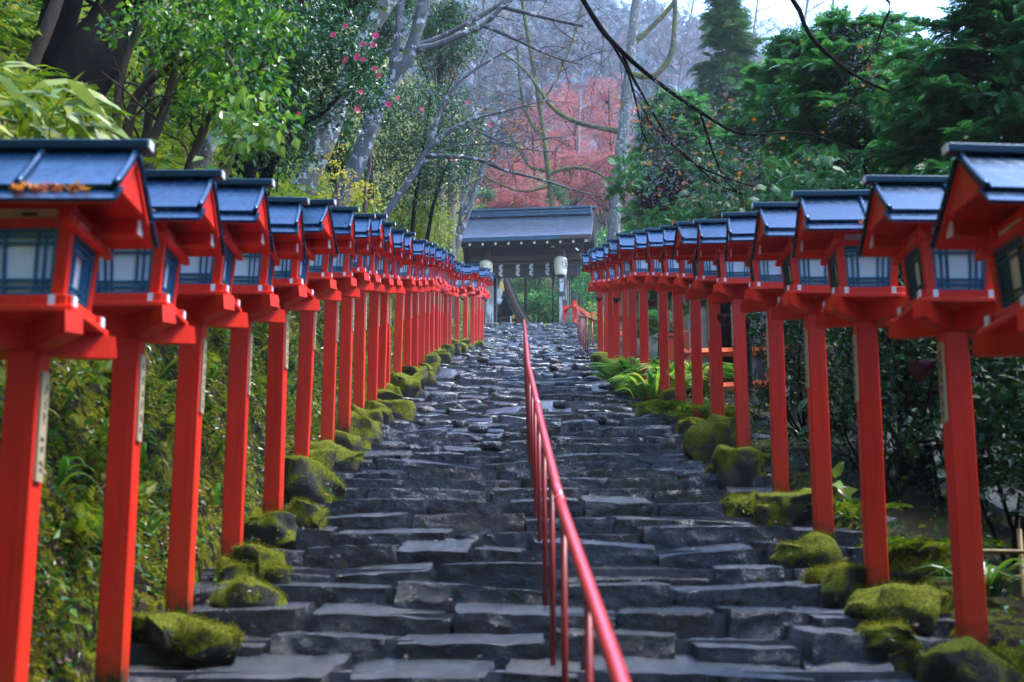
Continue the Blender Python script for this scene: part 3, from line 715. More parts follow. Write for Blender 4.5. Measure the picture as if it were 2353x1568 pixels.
# ------------------------------------------------------------------ shrine hall seen through the gate: a curved gable
def Q6(x, y, Y): return P((1900 + x / 4.48) / 1.7407, (1000 + y / 4.48) / 1.7407, Y)
hall = empty('shrine_hall', (-1.2, 71.5, GZ)); tag(hall, 'shrine hall with swept curved gable and gold fittings behind the gate', 'building')
hb_ = np.array(hall.location)
oc = [(532, 380), (556, 420), (600, 515), (640, 610), (700, 755), (760, 900), (830, 1050), (905, 1175), (1000, 1300), (1100, 1390), (1220, 1450)]
AX = Q6(532, 500, 70)[0]
right = np.array([Q6(x, y, 70) for x, y in oc])[:, [0, 2]]
def offset(c, d):
    T = np.gradient(c, axis=0); T /= np.linalg.norm(T, axis=1)[:, None]; n = np.stack([T[:, 1], -T[:, 0]], -1); return c + n * d
def band(name, d0, d1, y0, y1, mat):
    mb = MB(); a = offset(right, d0); b_ = offset(right, d1)
    for sg in (1, -1):
        A = a.copy(); B = b_.copy(); A[:, 0] = AX + sg * np.maximum(A[:, 0] - AX, 0); B[:, 0] = AX + sg * np.maximum(B[:, 0] - AX, 0)
        for i in range(len(A) - 1):
            q = [A[i], A[i + 1], B[i + 1], B[i]]
            mb.prism([(p[0], p[1]) for p in q], y0, y1, axis=1)
    mb.V = [v - hb_ for v in mb.V]; return mb.build(name, mat, hall)
band('roof_edge', -.02, .045, 69.6, 75, M['blackcap'])
band('pale_bargeboard', .045, .17, 69.75, 70.1, M['tan'])
band('brown_moulding', .17, .30, 69.9, 70.15, M['orangewood'])
band('dark_bargeboard', .30, .50, 70.0, 70.2, M['darkwood'])
mb = MB(); c1 = Q6(400, 900, 70.7); c2 = Q6(1100, 1420, 70.7)
cw = offset(right, .25); cw = cw[cw[:, 0] > AX]; lw = cw.copy()[::-1]; lw[:, 0] = 2 * AX - lw[:, 0]
mb.prism([(p[0], p[1]) for p in np.vstack([lw, cw])] + [(cw[-1, 0], GZ - .1), (2 * AX - cw[-1, 0], GZ - .1)], 70.85, 74.5, axis=1); mb.V = [v - hb_ for v in mb.V]; mb.build('wall', M['darkwood'], hall)
for i in range(9):
    a = Q6(380 + i * 48, 930 + i * 22, 70.5); c = Q6(470 + i * 55, 1300, 70.5); mb = MB(); mb.tube([a, c], .035, 4); mb.V = [v - hb_ for v in mb.V]; mb.build('rafter', M['midwood'], hall)
mb = MB(); a = Q6(360, 1250, 70.2); c = Q6(760, 1200, 70.2); mb.tube([a, c], .07, 4); mb.V = [v - hb_ for v in mb.V]; mb.build('tie_beam', M['midwood'], hall)
def plate(name, pts, Y, th, mat):
    mb = MB(); q = [Q6(x, y, Y) for x, y in pts]; mb.prism([(p[0], p[2]) for p in q], Y - th, Y, axis=1); mb.V = [v - hb_ for v in mb.V]; return mb.build(name, mat, hall)
plate('gold_plate', [(470, 560), (510, 600), (528, 740), (505, 735), (485, 785), (465, 735), (440, 680), (445, 600)], 69.72, .03, M['gold'])
plate('hanging_ornament', [(440, 680), (495, 760), (490, 800), (462, 860), (480, 885), (485, 940), (430, 980), (385, 945), (372, 880), (392, 850), (376, 800), (372, 760)], 69.70, .05, M['shide'])
for (x, y) in ((400, 905), (458, 905)):
    mb = MB(); c = Q6(x, y, 69.62); mb.tube([c + np.array([r * cos(t), 0, r * sin(t)]) for t, r in zip(np.linspace(0, 9, 22), np.linspace(.075, .02, 22))], .016, 5); mb.V = [v - hb_ for v in mb.V]; mb.build('scroll', M['white'], hall)
plate('gold_fitting', [(424, 762), (438, 758), (446, 782), (466, 790), (452, 800), (424, 802), (428, 785)], 69.6, .02, M['gold'])
mb = MB(); c = Q6(693, 1197, 69.9); n = 18
mb.prism([(c[0] + .075 * cos(t), c[2] + .11 * sin(t)) for t in np.linspace(0, 2 * pi, n, endpoint=False)], 69.9, 69.98, axis=1); mb.V = [v - hb_ for v in mb.V]; mb.build('gold_boss', M['gold'], hall)
mb = MB(); c = Q6(693, 1305, 69.9); mb.prism([(c[0] + .06 * cos(t), c[2] + .07 * sin(t)) for t in np.linspace(0, 2 * pi, n, endpoint=False)], 69.9, 69.98, axis=1); mb.V = [v - hb_ for v in mb.V]; mb.build('gold_boss', M['gold'], hall)
nt_ = MB(); a = Q6(645, 1258, 69.4); nt_.box(a, (.065, .02, .36)); nt_.box(a + [0, -.012, .08], (.03, .004, .05), 1); nt_.box(a + [0, -.012, -.02], (.03, .004, .05), 1); nt_.box(a + [0, -.012, -.11], (.03, .004, .04), 1)
o = nt_.build('notice_strip', [M['white'], M['ink']]); tag(o, 'narrow white notice strip with black marks in front of the hall', 'notice')

# small house and shed glimpsed between the right-hand posts
hs = empty('wooden_house', (6.2, 33, 6.3)); tag(hs, 'pale timber house with tiled eaves glimpsed between the right-hand lantern posts', 'house')
hz = np.array(hs.location)
def hbox(name, c, d, mat, rot=None):
    mb = MB(); mb.box(np.array(c), d, 0, rot); return mb.build(name, mat, hs)
hbox('wall', (0, 0, -.9), (4.4, 3, 6.6), M['housewood'])
for x in (-1.7, -.6, .6, 1.7): hbox('post', (x, -1.54, .6), (.14, .08, 3.6), M['midwood'])
for z in (.1, 1.3): hbox('cross_beam', (0, -1.56, z), (4.5, .09, .14), M['midwood'])
for x in (-1.15, 0, 1.15): w = hbox('window', (x, -1.52, .7), (.8, .06, .95), M['blackmetal'])
hbox('roof', (0, -1.0, 2.75), (5.4, 2.6, .14), M['ridge'], RX(.42)); hbox('roof', (0, 1.0, 2.75), (5.4, 2.6, .14), M['ridge'], RX(-.42))
rl = empty('vermilion_railing', (4.2, 24.5, 4.1)); tag(rl, 'orange vermilion railing behind the right-hand posts, low among the shrubs', 'railing')
for i in range(7):
    mb = MB(); mb.bevbox((i * .62 - 1.4, i * .95 - 2, .45 + i * .21 - .4), (.13, .13, 1.5), .01); mb.build('post', M['orange'], rl)
for z in (.25, .85):
    mb = MB(); mb.tube([(-1.5, -2.2, z - .45), (2.4, 3.8, z + .85)], .075, 4); mb.build('rail', M['orange'], rl)
pn = empty('orange_board_wall', (4.75, 37.0, 6.0)); tag(pn, 'orange board wall standing behind the far right-hand lantern posts', 'wall')
mb = MB(); mb.box((0, 0, 1.0), (1.5, .08, 2.0)); mb.build('board_panel', M['orange'], pn)
for z in (.35, 1.1, 1.9): mb = MB(); mb.box((0, -.055, z), (1.56, .03, .05)); mb.build('batten', M['darkwood'], pn)
# red cone-shaped shades fixed to some posts
for nm, i, dx, dz in (('right', 15, -.12, 1.32), ('right', 12, -.14, 1.32), ('right', 9, -.16, 1.30), ('right', 5, -.18, 1.32), ('right', 1, -.16, 1.32), ('left', 23, .14, 1.42), ('left', 27, .14, 1.42), ('left', 29, .14, 1.42)):
    L = lanterns[(nm, i)].location; s_ = -1 if nm == 'right' else 1
    e = empty('cone_shade', (L.x + s_ * .07, L.y + .09, L.z + dz + .13)); e.rotation_euler = (0, RAD(s_ * 118), RAD(10)); e.scale = (.62,) * 3
    mb = MB(); mb.lathe([(.02, 0), (.028, .03), (.10, .19), (.094, .185), (.022, .03)], (0, 0, 0), 18); mb.build('shade', M['darkred'], e, smooth=True)
    mb = MB(); mb.tube([(0, 0, -.05), (0, 0, .02)], .016, 8); mb.build('bracket', M['blackmetal'], e)
    tag(e, 'dark red cone shade fixed to the %s post of the %s-hand lantern row' % (ORD[i], nm), 'lamp shade', 'red cone shades on lantern posts')
# bamboo fence at the lower right
bf = empty('bamboo_fence', (3.2, 8.6, -.6)); tag(bf, 'low bamboo pole fence in the dark at the lower right edge', 'fence')
for i, (x, y) in enumerate(((2.72, 8.3), (3.02, 8.5), (3.32, 8.7), (3.62, 8.9))):
    mb = MB(); z0 = -.6; mb.tube([(x - 3.2, y - 8.6, -.6), (x - 3.2 + random.uniform(-.02, .02), y - 8.6, 1.25)], .017, 8); mb.build('bamboo_post', M['bamboo'], bf, smooth=True)
for z in (.15, .62, 1.1):
    mb = MB(); mb.tube([(2.5 - 3.2, 8.15 - 8.6, z), (3.9 - 3.2, 9.08 - 8.6, z + .04)], .014, 8); mb.build('bamboo_rail', M['bamboo'], bf, smooth=True)

# ------------------------------------------------------------------ moss-covered boulders along both edges
def hit(u, v, dz=0.0):
    ys_ = np.linspace(4, 50, 2400); p0 = P(u, v, 1.0); d = p0[2] * ys_ - (zs(ys_) + dz)
    i = np.argmax(d < 0); return P(u, v, ys_[i])
BL = [(710, 1140, 135, .72), (693, 1215, 90, .85), (618, 1228, 105, .5), (592, 1318, 95, .75), (538, 1330, 75, .8), (634, 1335, 55, .9), (560, 1385, 130, .45), (400, 1462, 150, .4), (480, 1490, 120, .45),
      (768, 1070, 115, .5), (805, 1018, 105, .6), (838, 1012, 55, 1.0), (868, 982, 58, .9), (905, 950, 75, .6), (822, 980, 45, .9), (908, 905, 60, .9), (938, 905, 52, .7), (966, 883, 48, .7), (985, 860, 50, .7), (1003, 834, 50, .6)]
BR = [(1712, 1085, 100, .6), (1652, 1092, 62, .7), (1635, 1040, 80, .6), (1765, 1195, 70, .9), (1815, 1190, 115, .75), (1700, 1168, 75, .6), (1835, 1282, 125, .6), (1942, 1360, 100, 1.0), (1885, 1345, 55, .8), (2050, 1400, 210, .32), (2105, 1320, 120, .75),
      (2200, 1538, 200, .4), (2335, 1545, 140, .6), (2020, 1470, 110, .45), (1397, 862, 32, .8), (1405, 838, 45, .5), (1500, 955, 70, .5), (1585, 1000, 60, .5)]
boulder_spots = []; bV = []; bN = []
for side, lst in (('left', BL), ('right', BR)):
    for i, (u, v, w, asp) in enumerate(lst):
        p = hit(u, v, -.05); s_ = w / F * p[1] * 1.02; h = s_ * asp
        V, Fc = rock((0, 0, 0), (s_, s_ * .85, max(h, .12) * 1.25), 14 if p[1] < 18 else 8, .50, .10 * s_ / .4, RZ(rng.uniform(-.5, .5)), rng.random(3) * 50, .03, 3.2 / max(s_, .3) * .4)
        mb = MB(); mb.add(V, Fc); o = mb.build('mossy_boulder', M['moss'], smooth=True); o.location = p
        row = LL if side == 'left' else RR
        k = int(np.argmin([abs(q[1] - p[1]) for q in row])); boulder_spots.append((p, s_, h, side)); bV.append(V[::1 if p[1] < 18 else 2] + p); bN.append(V[::1 if p[1] < 18 else 2] / np.array([s_, s_, max(h, .12)]))
        size = 'large ' if s_ > .42 else ('small ' if s_ < .25 else '')
        shape = 'flat ' if asp < .55 else ('tall ' if asp > .85 else 'rounded ')
        tag(o, 'the %s%smossy boulder near the %s %s-hand lantern post, %s up that edge' % (size, shape, ORD[k], side, ORD[i]), 'boulder', 'mossy boulders edging the steps')

for side, row, rg in (('left', LL, range(5, 27)), ('right', RR, range(4, 15))):
    for i in rg:
        y = row[i][1] * .45 + row[i + 1][1] * .55; x = (xl(y) + .10 + rng.uniform(-.05, .12)) if side == 'left' else (xr(y) - .12 - rng.uniform(-.05, .12)); s_ = rng.uniform(.24, .42); h = s_ * rng.uniform(.6, .95)
        p = np.array([x, y, zs(y) + .02]); V, Fc = rock((0, 0, 0), (s_, s_ * .9, h * 1.3), 8, .5, .10 * s_ / .4, RZ(rng.uniform(-.6, .6)), rng.random(3) * 50, .03, 3.6)
        mb = MB(); mb.add(V, Fc); o = mb.build('mossy_boulder', M['moss'], smooth=True); o.location = p; boulder_spots.append((p, s_, h, side)); bV.append(V + p); bN.append(V / np.array([s_, s_, h]))
        tag(o, 'small mossy stone at the step edge between the %s and %s %s-hand lantern posts' % (ORD[i], ORD[i + 1], side), 'boulder', 'mossy boulders edging the steps')

# ------------------------------------------------------------------ daylight, air, camera
SUN_EL, SUN_AZ = RAD(62), RAD(82)      # azimuth clockwise from +Y: behind the camera, to the right
w = bpy.data.worlds.new('World'); scn.world = w; w.use_nodes = True; nt = w.node_tree
bg = nt.nodes['Background']; sky = nt.nodes.new('ShaderNodeTexSky'); sky.sky_type = 'NISHITA'; sky.sun_disc = False
sky.sun_elevation = SUN_EL; sky.sun_rotation = SUN_AZ; sky.air_density = 1.0; sky.dust_density = .3; sky.ozone_density = 4.0
nt.links.new(sky.outputs[0], bg.inputs[0]); bg.inputs[1].default_value = .15
sd = bpy.data.lights.new('sun', 'SUN'); sd.energy = 1.0; sd.angle = RAD(18); sd.color = (1, .97, .93)
so = bpy.data.objects.new('sun', sd); COL.objects.link(so)
d = np.array([sin(SUN_AZ) * cos(SUN_EL), cos(SUN_AZ) * cos(SUN_EL), sin(SUN_EL)])
from mathutils import Vector
so.rotation_euler = Vector(-d).to_track_quat('-Z', 'Y').to_euler(); so.location = d * 60
cd = bpy.data.cameras.new('camera'); cd.lens = 50; cd.sensor_width = 36; cd.clip_end = 2000; cd.clip_start = .05
cd.dof.use_dof = True; cd.dof.focus_distance = 24; cd.dof.aperture_fstop = 3.0
co = bpy.data.objects.new('camera', cd); COL.objects.link(co); co.rotation_euler = (pi / 2 + TH, 0, 0); scn.camera = co
scn.view_settings.view_transform = 'Standard'; scn.view_settings.look = 'None'; scn.view_settings.exposure = EXPO; scn.view_settings.gamma = 1
scn.cycles.use_denoising = True
scn.cycles.max_bounces = 6; scn.cycles.diffuse_bounces = 3; scn.cycles.transparent_max_bounces = 4; scn.cycles.volume_bounces = 2
# ================================================================== plants
def unit(a): return a / (np.linalg.norm(a, axis=-1, keepdims=True) + 1e-9)
def frames(fwd, up):
    y = unit(fwd); z = unit(up - (up * y).sum(-1, keepdims=True) * y); x = np.cross(y, z); return np.stack([x, y, z], -1)
def scatter(mb, T, pos, R, sc, mi=0):
    V, Fc = T; N = len(pos)
    if N == 0: return
    sc = np.broadcast_to(np.asarray(sc, float).reshape(-1, 1, 1) if np.ndim(sc) <= 1 else np.asarray(sc, float)[:, None, :], (N, 1, 3) if np.ndim(sc) > 1 else (N, 1, 1))
    v = np.einsum('nij,nkj->nki', R, V[None] * sc) + pos[:, None, :]
    f = Fc[None] + (np.arange(N) * len(V))[:, None, None]
    mb.add(v.reshape(-1, 3), f.reshape(-1, Fc.shape[1]), mi)
def rdir(n): return unit(rng.normal(size=(n, 3)))
# leaf templates (unit length along +y)
LEAF = (np.array([[0, 0, 0], [.26, .42, .07], [0, 1, -.06], [-.26, .42, .07]]), np.array([[0, 1, 2], [0, 2, 3]]))
LONG = (np.array([[0, 0, 0], [.085, .35, .03], [.06, .72, -.03], [0, 1, -.14], [-.06, .72, -.03], [-.085, .35, .03]]), np.array([[0, 1, 5], [1, 2, 5], [5, 2, 4], [2, 3, 4]]))
def star():
    V = [[0, 0, 0]]; Fc = []
    for i, (a, L) in enumerate(((-2.0, .5), (-1.1, .8), (-.4, .98), (.35, 1.0), (1.1, .8), (2.0, .5))):
        b_ = len(V); V += [[.2 * sin(a - .35), .2 * cos(a - .35), .01], [L * sin(a), L * cos(a), -.08], [.2 * sin(a + .35), .2 * cos(a + .35), .01]]; Fc += [[0, b_, b_ + 1], [0, b_ + 1, b_ + 2]]
    return np.array(V, float), np.array(Fc)
STAR = star()
def spray(nb=13, droop=.35, w=.045, sub=True):
    V = []; Fc = []
    def tri(a, c, wd):
        a = np.array(a); c = np.array(c); d = c - a; n = np.array([-d[1], d[0], 0]); n = n / (np.linalg.norm(n) + 1e-9) * wd
        b_ = len(V); V.extend([a - n, a + n, c]); Fc.append([b_, b_ + 1, b_ + 2])
    zf = lambda t: -droop * t * t
    for i in range(nb):
        t = (i + .6) / nb; L = (.48 * (1 - t) ** .7 + .07)
        for s_ in (-1, 1):
            a = (0, t, zf(t)); an = .78 + .15 * ((i * 7) % 3 - 1); c = (s_ * L * sin(an), t + L * cos(an), zf(t) - L * .22); tri(a, c, w * .62)
            if sub and L > .18:
                for q in (.35, .62):
                    m_ = np.array(a) * (1 - q) + np.array(c) * q
                    for s2 in (-1, 1): tri(m_, m_ + np.array([s_ * sin(an + s2 * .75), cos(an + s2 * .75), -.25]) * L * .34, w * .5)
    tri((0, 0, 0), (0, 1.05, zf(1.05)), w * .4)
    return np.array(V), np.array(Fc)
SPRAY = spray(); SPRAY_LO = spray(8, .35, .09, False)
def fern():
    V = []; Fc = []; n = 13
    for i in range(n):
        t = (i + 1) / (n + 1); z = .42 * t - .62 * t * t; L = .24 * sin(pi * (t * .86 + .12)) + .02
        for s_ in (-1, 1):
            b_ = len(V); V += [[0, t, z], [s_ * L * .5, t + .05, z + .02], [s_ * L, t + .07, z - .05], [s_ * L * .45, t - .018, z]]; Fc += [[b_, b_ + 1, b_ + 2], [b_, b_ + 2, b_ + 3]]
    for i in range(6):
        t0, t1 = i / 6, (i + 1) / 6; b_ = len(V); V += [[-.008, t0, .42 * t0 - .62 * t0 * t0], [.008, t0, .42 * t0 - .62 * t0 * t0], [0, t1, .42 * t1 - .62 * t1 * t1], [0, t1, .42 * t1 - .62 * t1 * t1 - .004]]; Fc += [[b_, b_ + 1, b_ + 2], [b_ + 1, b_ + 3, b_ + 2]]
    return np.array(V), np.array(Fc)
FERN = fern()
def blade():
    V = []; Fc = []; n = 6
    for i in range(n + 1):
        t = i / n; w = .035 * (1 - t ** 2.5) + .002; y = .62 * t + .12 * t * t; z = .95 * t - .82 * t ** 2.2
        V += [[-w, y, z], [0, y, z - w * .4], [w, y, z]]
        if i:
            a = 3 * i; Fc += [[a - 3, a - 2, a + 1], [a - 3, a + 1, a], [a - 2, a - 1, a + 2], [a - 2, a + 2, a + 1]]
    return np.array(V), np.array(Fc)
BLADE = blade()
OCT = (np.array([[1, 0, 0], [-1, 0, 0], [0, 1, 0], [0, -1, 0], [0, 0, 1], [0, 0, -1.3]]), np.array([[0, 2, 4], [2, 1, 4], [1, 3, 4], [3, 0, 4], [2, 0, 5], [1, 2, 5], [3, 1, 5], [0, 3, 5]]))

# materials
def bark(name, c0, c1, patch=None, pmin=.55, moss=0.0, sc=9, stretch=(1, 1, .25)):
    m, nt, b, out = newmat(name); n = noise(nt, sc, 7, .7, stretch=stretch)
    c = ramp(nt, n, [(.3, c0), (.7, c1)])
    if patch is not None:
        k = ramp(nt, noise(nt, 5.5, 5, .62), [(pmin, (0, 0, 0)), (pmin + .025, (1, 1, 1))]); c = mix(nt, k, c, patch)
    if moss:
        k = ramp(nt, noise(nt, 3.2, 6, .7), [(1 - moss, (0, 0, 0)), (1 - moss + .07, (1, 1, 1))]); c = mix(nt, k, c, (.075, .08, .008))
    nt.links.new(c, b.inputs['Base Color']); b.inputs['Roughness'].default_value = .7; b.inputs['Specular IOR Level'].default_value = .18; bump(nt, b, n, .6, .03); return m
M['bark_dark'] = bark('dark_wet_bark', (.003, .0026, .0026), (.016, .012, .010), sc=12)
M['bark_dark'].node_tree.nodes['Principled BSDF'].inputs['Specular IOR Level'].default_value = .02
M['bark_brown'] = bark('brown_bark', (.035, .022, .015), (.12, .075, .05), sc=12)
M['bark_lichen'] = bark('bark_with_pale_lichen', (.075, .06, .05), (.17, .14, .12), (.36, .37, .33), .535, .42)
M['bark_grey'] = bark('grey_wet_bark', (.04, .036, .042), (.13, .115, .12), (.30, .29, .30), .57, .40)
M['bark_moss'] = bark('mossy_dark_bark', (.018, .018, .014), (.07, .06, .05), None, .5, .56)
M['bark_cedar'] = bark('stringy_red_brown_bark', (.05, .03, .022), (.17, .11, .085), None, .5, 0, 22, (3, 3, .08))
M['bark_pale'] = bark('pale_blotched_bark', (.06, .06, .06), (.15, .15, .145), (.26, .27, .25), .57, .40)
M['twig'] = bark('wet_dark_twigs', (.012, .010, .012), (.05, .04, .045))
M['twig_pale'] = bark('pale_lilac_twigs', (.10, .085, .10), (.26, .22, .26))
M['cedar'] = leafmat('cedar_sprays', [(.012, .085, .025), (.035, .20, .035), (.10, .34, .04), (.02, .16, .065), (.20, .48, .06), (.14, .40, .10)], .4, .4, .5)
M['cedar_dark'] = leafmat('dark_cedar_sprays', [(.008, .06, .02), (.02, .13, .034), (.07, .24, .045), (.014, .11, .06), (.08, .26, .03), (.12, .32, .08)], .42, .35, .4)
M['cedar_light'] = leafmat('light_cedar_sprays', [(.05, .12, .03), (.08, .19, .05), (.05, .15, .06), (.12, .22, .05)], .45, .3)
M['camellia'] = leafmat('glossy_camellia_leaves', [(.010, .045, .012), (.02, .085, .014), (.012, .055, .028), (.05, .14, .014)], .28, .25, .5)
M['broad'] = leafmat('bright_broad_leaves', [(.012, .06, .006), (.04, .16, .008), (.11, .27, .010), (.22, .38, .015), (.02, .10, .025)], .3, .4, .45)
M['vine'] = leafmat('vine_leaves', [(.10, .24, .02), (.20, .34, .03), (.30, .40, .06), (.08, .20, .03)], .25, .45, .7)
M['sasa'] = leafmat('yellow_green_bamboo_leaves', [(.17, .26, .012), (.30, .36, .015), (.40, .40, .02), (.12, .22, .012)], .4, .4)
M['ivy'] = leafmat('ivy_and_herb_leaves', [(.012, .06, .008), (.035, .13, .010), (.12, .22, .008), (.015, .08, .03), (.20, .24, .01)], .3, .3, .35)
M['litter'] = leafmat('fallen_leaves', [(.055, .022, .014), (.12, .045, .02), (.05, .03, .035), (.17, .09, .03), (.10, .05, .055), (.24, .10, .02)], .3, .15, .6)
M['grass'] = leafmat('grass_blades', [(.02, .10, .008), (.06, .18, .010), (.14, .25, .012), (.02, .09, .03), (.26, .24, .02)], .3, .4, .5)
M['fern'] = leafmat('fern_fronds', [(.04, .11, .004), (.11, .22, .005), (.26, .32, .008), (.06, .15, .012), (.32, .30, .012)], .5, .4, .3)
M['hazel'] = leafmat('yellow_leaves', [(.40, .32, .02), (.50, .42, .03), (.30, .30, .02)], .4, .45)
M['maple'] = leafmat('orange_maple_leaves', [(.70, .26, .012), (.62, .12, .015), (.85, .42, .02), (.42, .05, .02)], .4, .45)
M['redmaple'] = leafmat('red_maple_crown', [(.40, .09, .08), (.50, .15, .12), (.34, .07, .08), (.52, .21, .15), (.28, .11, .12), (.44, .16, .17)], .6, .45, .2)
M['farwood'] = leafmat('haze_tinted_forest_leaves', [(.05, .10, .11), (.09, .13, .16), (.14, .16, .22), (.07, .12, .14), (.20, .14, .17), (.12, .15, .21)], .7, .2, .2)  # blue-lilac mist tint painted into the leaf colours
M['dryspray'] = leafmat('withered_cedar_sprays', [(.10, .035, .025), (.16, .06, .045), (.07, .03, .03)], .6, .2, .2)
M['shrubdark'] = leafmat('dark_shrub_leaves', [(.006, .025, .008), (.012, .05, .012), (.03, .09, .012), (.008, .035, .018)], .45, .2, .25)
M['hakone'] = leafmat('striped_grass_blades', [(.05, .22, .012), (.16, .40, .02), (.34, .52, .05), (.05, .20, .06), (.50, .50, .08)], .35, .4, .5)
M['pink'] = leafmat('pink_petals', [(.75, .03, .12), (.85, .07, .20), (.70, .02, .07)], .4, .3)

class Plant:
    """a plant: an Empty at its foot, its parts in place below it"""
    def __init__(s, name, label, cat, foot, group=None):
        s.o = empty(name, foot); s.b = np.asarray(foot, float); tag(s.o, label, cat, group)
    def part(s, mb, name, mat, smooth=False, kind=None):
        if not mb.V: return None
        mb.V = [v - s.b for v in mb.V]; o = mb.build(name, mat, s.o, smooth)
        if kind: o['kind'] = kind
        return o
def spline(pts, n):
    """Catmull-Rom through the points"""
    p = np.asarray(pts, float); p = np.vstack([2 * p[0] - p[1], p, 2 * p[-1] - p[-2]]); m = len(p) - 3
    t = np.linspace(0, m - 1e-6, n); i = t.astype(int); f = (t - i)[:, None]
    a, b_, c, d = p[i], p[i + 1], p[i + 2], p[i + 3]
    return .5 * (2 * b_ + (c - a) * f + (2 * a - 5 * b_ + 4 * c - d) * f ** 2 + (3 * b_ - a - 3 * c + d) * f ** 3)
def PL(l, n=14, foot=False):
    Y = l[0][2]; q = []
    for p in l:
        if len(p) > 2: Y = p[2]
        q.append(P(p[0], p[1], Y))
    if foot:
        x, y = q[0][0], q[0][1]; g0 = float(ground(x, y)); d = q[0] - q[1]; d = d / max(abs(d[2]), .2)
        k = max(q[0][2] - g0, 0) + .3; q = [np.array([x + d[0] * k * .5, y + d[1] * k * .5, g0 - .4])] + q
    return spline(q, n)
def limb(mb, pts, r0, r1, k=8, rough=.06):
    n = len(pts); r = np.linspace(r0, r1, n) * (1 + rough * rng.normal(size=n)); mb.tube(pts, np.abs(r), k, cap=False)
def twigs(mb, pts, r, level, n, length, tips, droop=0.0, spread=.9, start=.25, k=4, flat=.6):
    """side shoots along a limb, and theirs in turn; collects the tip points"""
    pts = np.asarray(pts); L = len(pts)
    for i in range(n):
        t = start + (1 - start) * (i + rng.random()) / n; a = t * (L - 1); j = min(int(a), L - 2); p = pts[j] + (pts[j + 1] - pts[j]) * (a - j)
        T = unit(pts[j + 1] - pts[j]); s_ = rng.normal(size=3); s_[2] *= flat; s_ -= (s_ @ T) * T; s_ = unit(s_)
        d = unit(T * rng.uniform(.4, 1.1) + s_ * spread); ln = length * rng.uniform(.5, 1.2) * (1 - .4 * t); m_ = 6 if level > 0 else 4
        q = [p]; dd = d.copy()
        for z in range(m_ - 1):
            dd = unit(dd + rng.normal(size=3) * .22 + np.array([0, 0, -droop * (z / m_)])); q.append(q[-1] + dd * ln / (m_ - 1))
        q = np.array(q); mb.tube(q, np.linspace(r, r * .35, m_), k if level > 0 else 3, cap=False)
        tips.extend(q[1:]) if level == 0 else None
        if level > 0: twigs(mb, q, r * .45, level - 1, max(int(n * .75), 3), length * .55, tips, droop, spread, .2, 3, flat)
def leaves(mb, T, centers, radii, counts, size, up=(0, 0, 1), upb=.7, droop=.3, clump=18, csig=.16):
    for c, r, n in zip(centers, radii, counts):
        n = int(n); nc = max(n // clump, 1); cc = rdir(nc) * (rng.random((nc, 1)) ** .45) * np.asarray(r) + np.asarray(c)
        idx = rng.integers(0, nc, n); p = cc[idx] + rng.normal(size=(n, 3)) * csig * np.mean(r) * np.array([1, 1, .7])
        fw = unit(rng.normal(size=(n, 3)) + unit(p - cc[idx]) * .8 + np.array([0, 0, -droop])); u = unit(rng.normal(size=(n, 3)) * (1 - upb) * 1.6 + np.asarray(up) * upb)
        scatter(mb, T, p, frames(fw, u), size * rng.uniform(.6, 1.3, n))
def drops(mb, pts, n, s=.004):
    pts = np.asarray(pts); p = pts[rng.integers(0, len(pts), n)] + np.array([0, 0, -s]); scatter(mb, OCT, p, np.repeat(np.eye(3)[None], n, 0), s * rng.uniform(.6, 1.3, n))

# ---------------------------------------------------------------- cover of the left bank
def on_ground(x, y):
    z = gh(x, y); e = .03; nx = (gh(x + e, y) - z) / e; ny = (gh(x, y + e) - z) / e
    return np.stack([x, y, z], -1), unit(np.stack([-nx, -ny, np.ones_like(nx)], -1))
def bankpts(n, y0, y1, d0, d1, pw=1.6):
    y = y0 + (y1 - y0) * rng.random(n) ** pw; d = d0 + (d1 - d0) * rng.random(n); return on_ground(xl(y) - .2 - d, y)
def cover(name, label, cat, T, mat, p, nrm, size, fwd=None, lift=.02, stand=.35, mat_mb=None):
    n = len(p); f = rng.normal(size=(n, 3)) * .8 + nrm * stand + np.array([.25, -.25, -.5]) if fwd is None else fwd
    u = unit(nrm * 1.0 + rng.normal(size=(n, 3)) * .55); mb = MB(); scatter(mb, T, p + nrm * lift, frames(unit(f), u), size)
    o = mb.build(name, mat); tag(o, label, cat, None, 'stuff'); return o
def bare(p, k=2.1, off=0.0): return fbm(p * k + off, 2)
p, n_ = bankpts(34000, 4.5, 48, -.05, 1.9); kk = bare(p) > -.45; p, n_ = p[kk], n_[kk]
cover('herb_leaves', 'small green ivy and herb leaves growing over the mossy left bank', 'ground cover', LEAF, M['ivy'], p, n_, rng.uniform(.025, .075, len(p)))
p, n_ = bankpts(30000, 4.5, 40, -.1, 1.7); kk = bare(p, 1.7, 9) > -.15; p, n_ = p[kk], n_[kk]
cover('leaf_litter', 'brown fallen leaves caught on the mossy left bank', 'fallen leaves', STAR, M['litter'], p, n_, rng.uniform(.02, .045, len(p)), lift=.012, stand=0)
p, n_ = bankpts(170000, 4.5, 40, -.1, 2.0, 1.7)
kk = bare(p, 1.9, 4) > -.3; p, n_ = p[kk], n_[kk]
mm_ = leafmat('moss_tufts', [(.03, .04, .001), (.12, .14, .003), (.28, .28, .005), (.44, .40, .012)], .8, .3, .2); M['mosstuft'] = mm_
cover('moss_tufts', 'yellow green moss hanging in tufts on the left bank', 'moss', (LEAF[0] * np.array([.55, 1, 1]), LEAF[1]), mm_, p, n_, rng.uniform(.018, .045, len(p)), fwd=unit(n_ * .9 + rng.normal(size=n_.shape) * .5 + np.array([0, 0, -.6])), lift=.0)
p, n_ = bankpts(600, 4.6, 34, .0, 1.9)
f = n_ * .5 + rng.normal(size=p.shape) * .4 + np.array([.4, -.3, -.1]); f[:, 2] = 0
